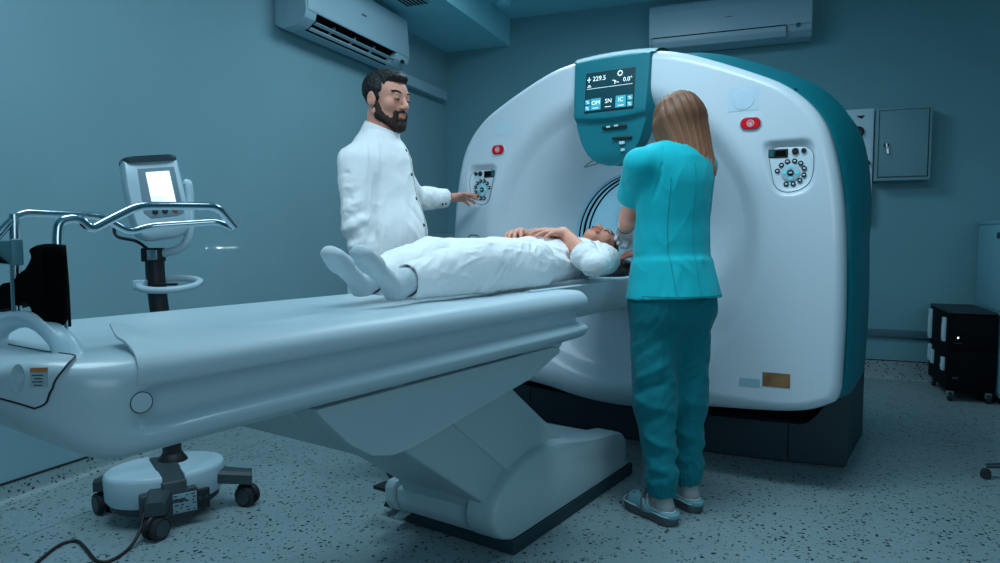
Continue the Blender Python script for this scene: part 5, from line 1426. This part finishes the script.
face_parts(PA, PH, 1.0, PHAIR, LASH, None, .0034)
F = Field(PH.o - .19, PH.o + .19, .004)
F.put(ell(PH(0, -.020, .049), (.083, .100, .089), PH.R), .01)
for s in (-1, 1): F.put(cap(PH(s * .072, -.02, .02), PH(s * .075, -.06, -.09), .022, .018), .02)
F.put(cap(PH(-.05, -.085, -.02), PH(.05, -.085, -.02), .03), .03)
def hz(X, Y, Z):
    p = [X - PH.o[0], Y - PH.o[1], Z - PH.o[2]]; R = PH.R; x, y, z = [p[0] * R[i][0] + p[1] * R[i][1] + p[2] * R[i][2] for i in range(3)]
    return np.minimum(np.minimum(.074 + .10 * (np.abs(x) - .02) - z + .0 * y, y - .012 + .0 * x), np.maximum(y - .050, .030 - z) + 0 * x)
F.cut(hz, .01)
for s in (-1, 1): F.put(ell(PH(s * .088, -.004, -.004), (.012, .016, .026), PH.R), .006, 's')
V, Q = F.mesh(); N = vnormals(V, Q); L = (V - PH.o) @ PH.R.T; V = V + N * (.0015 * np.sin(np.arctan2(L[:, 0], L[:, 2]) * 40 + 60 * L[:, 1]))[:, None]
wear('hair', V, Q, PHAIR, PA)

# tunic
F = Field((-.42, 2.12, .90), (.42, 2.86, 1.20), .005)
F.put(cap(pt_(-.13, 2.69, 1.025), pt_(.13, 2.69, 1.02), .070, .068), .03); F.put(cap(pt_(0, 2.62, 1.022), pt_(0, 2.40, 1.02), .155, .15, (0, 0, 1), .64), .05)
F.put(cyl(pt_(0, 2.48, 1.018), pt_(0, 2.235, 1.012), .152, .165, (0, 0, 1), .60, .008), .03)
for a, e, w in ((SL, EL_, WL), (SR, ER_, WR)):
    F.put(cap(a, e, .062, .046), .03); F.put(cap(e, e + (w - e) * .2, .047, .047), .012); F.put(cyl(e, e + (w - e) * .34, .047, .060, rnd=.002), .006)
for e, w in ((EL_, WL), (ER_, WR)): F.put(cyl(e + (w - e) * .12, e + (w - e) * .5, .041, .058), .004, 's')
F.put(cap(pt_(0, 2.765, 1.055), pt_(0, 2.79, 1.10), .062, .075), .006, 's')
F.put(cyl(pt_(0, 2.275, 1.012), pt_(0, 2.2, 1.012), .155, .16, (0, 0, 1), .58), .003, 's')
F.cut(lambda X, Y, Z: TZ - .0 - Z + 0 * X + 0 * Y, .004)
V, Q = F.mesh(2); FL = []
for a, b, w, hh in (((.13, 2.62, 1.10), (.22, 2.50, 1.05), .012, .006), ((.16, 2.66, 1.10), (.23, 2.62, .98), .012, -.006), ((.10, 2.55, 1.11), (.17, 2.38, 1.05), .013, -.007), ((.06, 2.58, 1.12), (.10, 2.36, 1.10), .013, .006), ((.16, 2.36, 1.02), (.14, 2.25, 1.04), .011, .007), ((.16, 2.42, .98), (.16, 2.27, .99), .011, -.007), ((.10, 2.74, 1.10), (.25, 2.46, 1.06), .011, .010), ((.14, 2.76, 1.08), (.27, 2.47, 1.02), .011, -.011), ((.19, 2.74, 1.04), (.28, 2.45, .985), .011, .010), ((.20, 2.70, .99), (.27, 2.44, .965), .010, -.010), ((.19, 2.72, 1.06), (.24, 2.60, 1.01), .01, .006), ((.17, 2.74, 1.02), (.235, 2.66, .965), .01, -.006), ((.14, 2.30, 1.08), (.16, 2.46, 1.0), .011, -.006)): FL.append((a, b, w, hh))
V = folds(V, Q, FL, .006, 12, (1, 1, 1), 12); V = folds(V, Q, (), .0028, 25, (1, 1, 1), 37); V[:, 2] = np.maximum(V[:, 2], TZ - .004)
PCL = mat('patient_white_cotton', (.90, .91, .92), .8, spec=.2, sheen=.12, bump=(60, .1, .004), wrinkle=(6.5, .6, .014))
for e, w in ((EL_, WL), (ER_, WR)):
    d = nrm(w - e); q = e + (w - e) * .325; mb = MB(); mb.tube([q + (nrm(np.cross(d, (0, 0, 1))) * math.cos(a) + np.cross(nrm(np.cross(d, (0, 0, 1))), d) * math.sin(a)) * .0590 for a in np.linspace(0, 2 * PI, 36, endpoint=False)], .0028, 6, True); mb.build('sleeve_hem', PCL, PA, None, 60)
TU = wear('tunic', V, Q, PCL, PA, 'white short-sleeved tunic')
# trousers
F = Field((-.30, 1.42, .90), (.32, 2.36, 1.19), .005)
F.put(cap(pt_(-.07, 2.22, 1.015), pt_(.07, 2.22, 1.015), .088), .04); F.put(cyl(pt_(0, 2.36, 1.015), pt_(0, 2.2, 1.015), .150, .158, (0, 0, 1), .60, .01), .03)
for hp, kn, an in ((HL, KL, AL), (HR_, KR, AR)):
    an2 = an + (kn - an) * .06
    F.put(cap(hp, kn, .092, .077), .03); F.put(cap(kn, kn + (an2 - kn) * .6, .077, .068), .025); F.put(cyl(kn + (an2 - kn) * .3, an2, .068, .054, rnd=.004), .02)
    F.put(cap(pt_(kn[0], kn[1], .98), pt_(an2[0], an2[1] + .04, .965), .060, .045), .03); F.put(cap(pt_(hp[0] * 1.2, hp[1], .99), pt_(kn[0], kn[1], .985), .075, .062), .03)
    F.put(cyl(an2 + (kn - an2) * .12, an + (an - kn) * .05, .0465), .003, 's')
F.cut(lambda X, Y, Z: TZ - Z + 0 * X + 0 * Y, .004)
V, Q = F.mesh(2); FL = []
for a, b, w, hh in (((.10, 2.20, 1.10), (.17, 2.05, 1.0), .013, .008), ((.12, 2.15, 1.10), (.18, 1.97, .97), .013, -.009), ((.08, 2.08, 1.105), (.17, 1.92, 1.0), .012, .008), ((.13, 2.02, 1.08), (.175, 1.88, .97), .012, -.008), ((.07, 1.98, 1.10), (.16, 1.84, 1.02), .012, .007),
                  ((.16, 1.95, 1.03), (.14, 1.78, .96), .012, .008), ((.08, 1.86, 1.10), (.17, 1.74, 1.0), .013, -.008), ((.12, 1.80, 1.09), (.16, 1.66, .99), .012, .008), ((.07, 1.72, 1.08), (.15, 1.62, .98), .012, -.007), ((.09, 1.66, 1.06), (.13, 1.54, .99), .012, .006), ((-.08, 1.95, 1.10), (-.03, 1.82, 1.06), .013, -.008), ((-.12, 1.85, 1.10), (-.05, 1.75, 1.05), .012, .008), ((0, 2.2, 1.09), (.0, 2.02, 1.05), .02, -.008),
                  ((.16, 2.22, 1.03), (.165, 1.60, .985), .0035, -.004), ((.15, 1.60, 1.0), (.13, 1.52, .97), .01, .006)): FL.append((a, b, w, hh))
V = folds(V, Q, FL, .007, 12, (1, .7, 1), 15); V = folds(V, Q, (), .003, 24, (1, 1, 1), 39); V[:, 2] = np.maximum(V[:, 2], TZ - .004)
wear('trousers', V, Q, PCL, PA, 'loose white trousers')
# socks
for an, kn, tp in ((AL, KL, TOEL), (AR, KR, TOER)):
    F = Field(np.minimum(an, tp) - .14, np.maximum(an, tp) + np.array([.14, .24, .14]), .004)
    leg = nrm(kn - an); heel = an + np.array([0, -.03, -.022]); s = 1 if an[0] > 0 else -1
    F.put(cap(an + leg * .13, an, .042, .038), .015); F.put(cap(an, heel, .037, .033), .02); ball = heel + (tp - heel) * .70
    F.put(cap(heel + np.array([0, 0, .01]), ball, .036, .036, nrm(np.cross(np.cross(leg, tp - heel), tp - heel)), .72), .02)
    xx = nrm(np.cross(leg, tp - heel))
    for t in np.linspace(-1, 1, 5): F.put(cap(ball + xx * .020 * t, tp + xx * .022 * t - (tp - heel) * .05 * t * t * (1 if t * s > 0 else 1.6), .024, .0175), .014)
    F.cut(lambda X, Y, Z: TZ - Z + 0 * X + 0 * Y, .003)
    V, Q = F.mesh(1); V = folds(V, Q, (), .0012, 22, (1, 1, 1), 21); wear('sock', V, Q, mat('white_sock', (.56, .64, .68), .92, bump=(150, .15, .002)), PA, 'white sock')
# dark head cushion
F = Field((-.16, 2.80, .90), (.19, 3.16, 1.06), .005)
F.put(cap(pt_(-.06, 2.95, .945), pt_(.07, 2.95, .945), .075, .075, (0, 0, 1), .55), .02); F.put(cap(pt_(-.08, 3.03, .965), pt_(.10, 3.03, .965), .06, .06, (0, 0, 1), .7), .03)
F.put(ell(PH(0, -.02, .05), np.array((.093, .106, .106)), PH.R), .006, 's'); F.cut(lambda X, Y, Z: .932 - Z + 0 * X + 0 * Y, .003); V, Q = F.mesh()
mbh = MB(); mbh.add(V, Q.tolist()); solo('head_cushion', mbh, mat('cushion_dark', (.010, .014, .017), .7, bump=(60, .2, .003)), 'dark cushion under the head of the patient on the couch', 'cushion', (0, 2.98, .92), smooth=180)
# ================================================================== mobile pump stand behind the couch
IB = Vector((-2.255, 2.03, 0))
IJ = thing('pump_stand', 'mobile pump on a wheeled pole stand with a lit screen, behind the couch', 'medical stand', IB, M_ROOM)
A_ = math.radians(21.7); rx, fy = Vector((math.cos(A_), math.sin(A_), 0)), Vector((-math.sin(A_), math.cos(A_), 0))    # across / away
def I(x, y, z): return IB + rx * x + fy * y + Vector((0, 0, z))
IW = mat('stand_white', (.50, .66, .74), .38, coat=.1); ID = mat('stand_dark', (.035, .055, .065), .5)
# castor legs
ends = [(-.105, -.245), (-.285, .0), (.285, .075), (.085, .215)]
ends = [Vector((-2.10, 1.84, 0)), Vector((-2.505, 1.945, 0)), Vector((-2.02, 2.225, 0)), Vector((-2.35, 2.30, 0))]
for e in ends:
    d = (e - IB); L_ = d.length; d.normalize(); sd = Vector((-d.y, d.x, 0))
    pth = [(0.06, .185), (L_ * .6, .17), (L_ + .02, .145)]
    rings = []
    for t, zt_ in pth:
        w = .045 if t < L_ * .7 else .034; zb2 = zt_ - (.085 if t < L_ * .5 else .05); c = IB + d * t
        rings.append([c + sd * x + Vector((0, 0, z)) for x, z in ((-w, zb2), (w, zb2), (w, zt_ - .012), (w * .7, zt_), (-w * .7, zt_), (-w, zt_ - .012))])
    mb = MB(); mb.loft(rings); lg = mb.build('leg', ID, IJ)
    ax = (sd * .8 + d * .6).normalized()
    mb = MB(); mb.lathe([(.012, .075), (.014, .10)], Matrix.Translation((e.x, e.y, 0)), 14); mb.box((e.x, e.y, .088), (.03, .03, .02), .006); cs = mb.build('castor', BLACK, IJ, lg)
    for s in (-1, 1):
        M = orient(Vector((e.x, e.y, .043)) + ax * .020 * s, ax * s)
        mb = MB(); mb.lathe([(.030, -.012), (.043, -.010), (.043, .007), (.036, .012), (.033, .0095), (.015, .0105), (.001, .0115)], M, 26); mb.build('castor', RUBBER, IJ, lg)
        mb = MB(); mb.lathe([(.031, .0095), (.031, .0118), (.008, .0125), (.001, .0125)], M, 24); mb.build('castor_cap', ID, IJ, lg)
    mb = MB(); mb.tube([Vector((e.x, e.y, .043)) + (Vector((0, 0, 1)) * math.sin(a) + ax.cross(Vector((0, 0, 1))) * math.cos(a)) * .046 for a in np.linspace(.2, 2.6, 12)], .010, 8); mb.build('castor_hood', BLACK, IJ, lg)
# two pale half covers either side of a dark spine
def halfdisc(c, ang, R1, z0, z1, cut, n=26):
    P = []
    for a in np.linspace(-PI / 2, PI / 2, n): P.append((R1[0] * math.cos(a), R1[1] * math.sin(a)))
    P = [(max(x, cut), y) for x, y in P]; return [Vector((c.x + x * math.cos(ang) - y * math.sin(ang), c.y + x * math.sin(ang) + y * math.cos(ang), 0)) for x, y in P]
for sgn, off in ((1, 0), (-1, PI)):
    ang = A_ + .62 + off; rings = []
    for z, k in ((.085, .93), (.10, .98), (.185, 1), (.197, .985), (.203, .95)):
        rings.append([p + Vector((0, 0, z)) for p in halfdisc(IB, ang, (.222 * k, .165 * k), 0, 0, .040)])
    mb = MB(); mb.loft(rings); mb.build('base_cover', IW, IJ, smooth=40)
    rings = []
    for z, k in ((.052, .84), (.062, .90), (.082, .90)): rings.append([p + Vector((0, 0, z)) for p in halfdisc(IB, ang, (.222 * k, .165 * k), 0, 0, .040)])
    mb = MB(); mb.loft(rings); mb.build('base_tray', ID, IJ, smooth=40)
M = basis(IB, (math.cos(A_ + .62), math.sin(A_ + .62), 0), (-math.sin(A_ + .62), math.cos(A_ + .62), 0), (0, 0, 1))
MB().prism([(-.185, .10), (-.175, .185), (-.05, .208), (.10, .208), (.17, .19), (.18, .10)], 'u', -.045, .045, .008, M=M).build('spine', ID, IJ)
mb = MB(); mb.box((-.02, -.160, .10), (.20, .04, .105), .008, M=M); mb.build('base_front', ID, IJ)
mb = MB(); mb.box((.035, -.1815, .098), (.088, .003, .075), .001, M=M); lb = mb.build('rating_label', mat('label_blue', (.22, .34, .40), .5), IJ)
mb = MB()
for r in range(6):
    x = -.0
    for c in range(4):
        if (r * 3 + c * 5) % 7 < 5: mb.box((.000 + c * .021 + .004 * (r % 2), -.1832, .128 - r * .012), (.013 - .003 * ((r + c) % 3), .001, .004), M=M)
mb.build('label_print', BLACK, IJ, lb)
mb = MB(); mb.box((.10, -.178, .10), (.05, .014, .08), .006, M=M); mb.build('socket', BLACK, IJ)
for x in (-.012, .012):
    mb = MB(); mb.lathe([(.008, 0), (.008, .008), (.001, .009)], orient(M @ Vector((.10 + x, -.185, .105)), M.to_3x3() @ Vector((0, -1, 0))), 12); mb.build('socket_knob', SLATE, IJ)
mb = MB(); mb.prism([(-.185, .07), (-.10, .05), (-.10, .082), (-.19, .088)], 'z', 0, .001); 
# pole: straight column, gently bent, with collar
pp = cat_rom([I(-.0, .06, .19), I(-.005, .06, .40), I(-.015, .06, .66), I(-.036, .06, .84), I(-.045, .06, .95), I(-.047, .06, 1.03)], 6)
mb = MB(); mb.tube(pp, .036, 20); mb.build('pole', BLACK, IJ, smooth=60)
mb = MB(); mb.lathe([(.058, .19), (.058, .205), (.044, .225), (.038, .235)], Matrix.Translation(I(0, .06, 0)), 26); mb.build('pole_collar', BLACK, IJ)
mb = MB(); mb.box(I(-.046, .05, 1.045), (.075, .06, .055), .006, M=Matrix.Translation(I(-.046, .05, 1.045)) @ Matrix.Rotation(A_, 4, 'Z') @ Matrix.Translation(-I(-.046, .05, 1.045))); ck = mb.build('clamp', BLACK, IJ)
mb = MB(); mb.box((0, 0, 0), (.040, .040, .004), .002, M=orient(I(-.036, .018, 1.045), -fy)); mb.lathe([(.014, .002), (.014, .005), (.009, .006), (.009, .003)], orient(I(-.036, .018, 1.045), -fy), 20); mb.build('clamp_plate', STEEL, IJ, ck)
# ring-shaped bottle holder
cr = I(.03, .02, .930); RG = mat('ring_white', (.46, .60, .68), .4)
rings = []
for r, z in ((.122, -.012), (.127, -.005), (.127, .006), (.122, .010), (.104, .010), (.100, .004), (.100, -.006), (.104, -.012)):
    rings.append([cr + rx * (r * math.cos(a)) + fy * (r * .80 * math.sin(a)) + Vector((0, 0, z + .20 * r * .8 * math.sin(a))) for a in np.linspace(0, 2 * PI, 48, endpoint=False)])
mb = MB(); mb.loft(rings, caps=False, closed=True); rg = mb.build('holder_ring', RG, IJ, smooth=50)
mb = MB(); mb.box((0, 0, 0), (.045, .05, .04), .006, M=Matrix.Translation(cr - rx * .115 + Vector((0, 0, -.004))) @ Matrix.Rotation(A_, 4, 'Z')); mb.build('holder_bracket', RG, IJ, rg)
mb = MB(); mb.box((0, 0, 0), (.10, .016, .010), .003, M=Matrix.Translation(cr - rx * .02 + Vector((0, 0, -.002))) @ Matrix.Rotation(A_, 4, 'Z')); mb.build('holder_bar', BLACK, IJ, rg)
# pump head
MP = Matrix.Translation(I(-.022, .03, 1.265)) @ Matrix.Rotation(A_ + .66, 4, 'Z') @ Matrix.Rotation(-.13, 4, 'Y') @ Matrix.Rotation(-.08, 4, 'X') @ Matrix.Diagonal((.93, 1, .93, 1))
hp_ = [(-.118, .165), (.078, .165), (.100, .05), (.108, -.10), (.095, -.150), (.06, -.175), (-.055, -.175), (-.085, -.15), (-.105, -.03)]
hp_ = [(-.106, .165), (.106, .165), (.112, .04), (.114, -.10), (.098, -.152), (.06, -.175), (-.06, -.175), (-.098, -.152), (-.110, -.06), (-.112, .04)]
hc = round_path([(a, b, 0) for a, b in hp_] + [(hp_[0][0], hp_[0][1], 0)], .02, 4); hc = [(p[0], p[1]) for p in hc[:-1]]
rings = []
for y, k in ((.075, .80), (.070, .90), (.045, .98), (0, 1), (-.03, 1), (-.048, .975), (-.056, .93)): rings.append([MP @ Vector((x * k, y, z * k)) for x, z in hc])
mb = MB(); mb.loft(rings); hd = mb.build('pump_head', IW, IJ, smooth=50)
mb = MB(); mb.loft([[MP @ Vector((x * k, y, .150 + z)) for x, y in [(p[0] * .105, p[1] * .066) for p in [(math.copysign(abs(math.cos(a)) ** .4, math.cos(a)), math.copysign(abs(math.sin(a)) ** .4, math.sin(a))) for a in np.linspace(0, 2 * PI, 40, endpoint=False)]]] for k, z in ((1, 0), (1.02, .010), (.98, .022), (.9, .026))]); mb.build('top_cap', SLATE, IJ, hd)
fp = [(-.058, .125), (.085, .125), (.090, -.075), (.06, -.085), (-.04, -.085), (-.066, -.06)]
mb = MB(); mb.prism(fp, 'v', -.0575, -.052, .004, M=MP); mb.build('face_panel', mat('pump_bezel', (.20, .30, .36), .4), IJ, hd)
mb = MB(); mb.prism([(-.030, .108), (.062, .108), (.066, -.026), (-.028, -.026)], 'v', -.060, -.056, .003, M=MP); mb.build('screen', mat('lit_screen', (.6, .7, .72), .3, emit=(.82, .95, 1), estr=.95), IJ, hd)
mb = MB()
for k in range(4): mb.prism([(-.03, .004 - .008 * k), (.02 + .02 * ((k * 5) % 3) / 2, .004 - .008 * k), (.02 + .02 * ((k * 5) % 3) / 2, .0015 - .008 * k), (-.03, .0015 - .008 * k)], 'v', -.0612, -.0602, M=MP)
mb.build('screen_print', mat('screen_grey', (.4, .55, .6), .4, emit=(.45, .65, .7), estr=.5), IJ, hd)
for x, m in ((-.022, BLACK), (.016, BLACK), (.056, mat('red_key', (.42, .05, .03), .4))):
    mb = MB(); mb.lathe([(.0105, -.004), (.0105, .003), (.008, .005), (.001, .005)], orient(MP @ Vector((x, -.0575, -.058)), MP.to_3x3() @ Vector((0, -1, 0))), 16); mb.build('key', m, IJ, hd)
# curved yoke on the right, and the lead to the pole
yk = cat_rom([I(.070, .09, 1.335), I(.084, .09, 1.325), I(.088, .09, 1.25), I(.086, .08, 1.13), I(.05, .07, 1.07), I(-.04, .055, 1.045)], 7)
mb = MB(); mb.tube(yk, .017, 14); mb.build('yoke', IW, IJ, smooth=60)
ld = cat_rom([I(-.155, .03, 1.21), I(-.19, .04, 1.17), I(-.185, .04, 1.12), I(-.11, .04, 1.10), I(-.065, .04, 1.07)], 8)
mb = MB(); mb.tube(ld, .0065, 10); mb.build('lead', BLACK, IJ, smooth=60)
# mains lead running over the floor to the left
ld = [I(-.14, -.17, .10), I(-.145, -.19, .06)] 
cdl = cat_rom([(-2.16, 1.84, .09), (-2.135, 1.80, .045), (-2.115, 1.735, .008), (-2.096, 1.651, .006), (-2.137, 1.627, .006), (-2.267, 1.682, .006), (-2.351, 1.71, .006), (-2.374, 1.665, .006), (-2.327, 1.56, .006), (-2.268, 1.469, .006)], 10)
mb = MB(); mb.tube(cdl, .006, 10)
solo('floor_cable', mb, mat('cord_black', (.015, .008, .008), .5), 'thin dark power cord curling over the speckled floor at the lower left', 'cord', (-2.13, 1.7, 0), M_ROOM, 60)
# ================================================================== camera, light
cam = bpy.data.cameras.new('camera'); camo = bpy.data.objects.new('camera', cam); COL.objects.link(camo)
cam.sensor_width = 36; cam.lens = 690 * 36 / 1000
camo.location = (0, 0, 1.12); camo.rotation_euler = (PI / 2 - math.atan(45.5 / 690), 0, math.radians(21.7))
cam.clip_start = .05; SC.camera = camo
def area(name, loc, rot, size, power, col, spread=None):
    l = bpy.data.lights.new(name, 'AREA'); l.shape = 'RECTANGLE'; l.size, l.size_y = size; l.energy = power; l.color = col
    if spread: l.spread = spread
    o = bpy.data.objects.new(name, l); COL.objects.link(o); o.location = loc; o.rotation_euler = rot; return o
LC = (.66, .88, 1.0)
area('ceiling_lamp', (-1.7, 1.2, 3.08), (0, 0, 0), (1.2, 1.2), 31, LC)
area('ceiling_lamp', (-1.2, 4.0, 3.08), (0, 0, 0), (1.2, .8), 34, LC)
area('ceiling_lamp', (-.3, 2.2, 3.08), (math.radians(22), 0, math.radians(-12)), (1.2, .6), 21, LC, math.radians(120))
area('fill_light', (2.3, -1.2, 1.9), (math.radians(82), 0, math.radians(38)), (2.4, 1.5), 30, LC)  # added soft fill from the right, no window stands there
# positioning lasers: hair-thin lines of light on the wall and on the scanner
def laser(o, x, y, z, ln):
    l = area('laser_line', (0, 0, 0), (0, 0, 0), (ln, .0008), .012 if ln < .2 else .02, (1, .62, .5), math.radians(3)); l.matrix_world = basis(Vector(o), x, y, z)
laser((XL + .012, 3.13, 1.054), (0, 1, 0), (0, 0, 1), (1, 0, 0), .25)
_m = M_CT.to_3x3(); laser(M_CT @ Vector((.462, float(gface(.462, 1.126)) - .03, 1.126)), _m @ Vector((1, 0, 0)), _m @ Vector((0, 0, 1)), _m @ Vector((0, -1, 0)), .10)
# unseen light added inside the bore to brighten it
area('bore_fill_light', tuple(M_CT @ Vector((0, 3.75, ZB + .335))), (0, 0, CT_YAW), (.25, .5), 2.4, (.55, .88, 1.0))
w = bpy.data.worlds.new('world'); SC.world = w; w.use_nodes = True
w.node_tree.nodes['Background'].inputs[0].default_value = (.25, .6, .75, 1); w.node_tree.nodes['Background'].inputs[1].default_value = .02
SC.view_settings.view_transform = 'Standard'; SC.view_settings.look = 'None'; SC.view_settings.gamma = 1; SC.view_settings.use_curve_mapping = False
SC.view_settings.exposure = .08
SC.cycles.use_denoising = True
SC.cycles.max_bounces = 8; SC.cycles.diffuse_bounces = 4
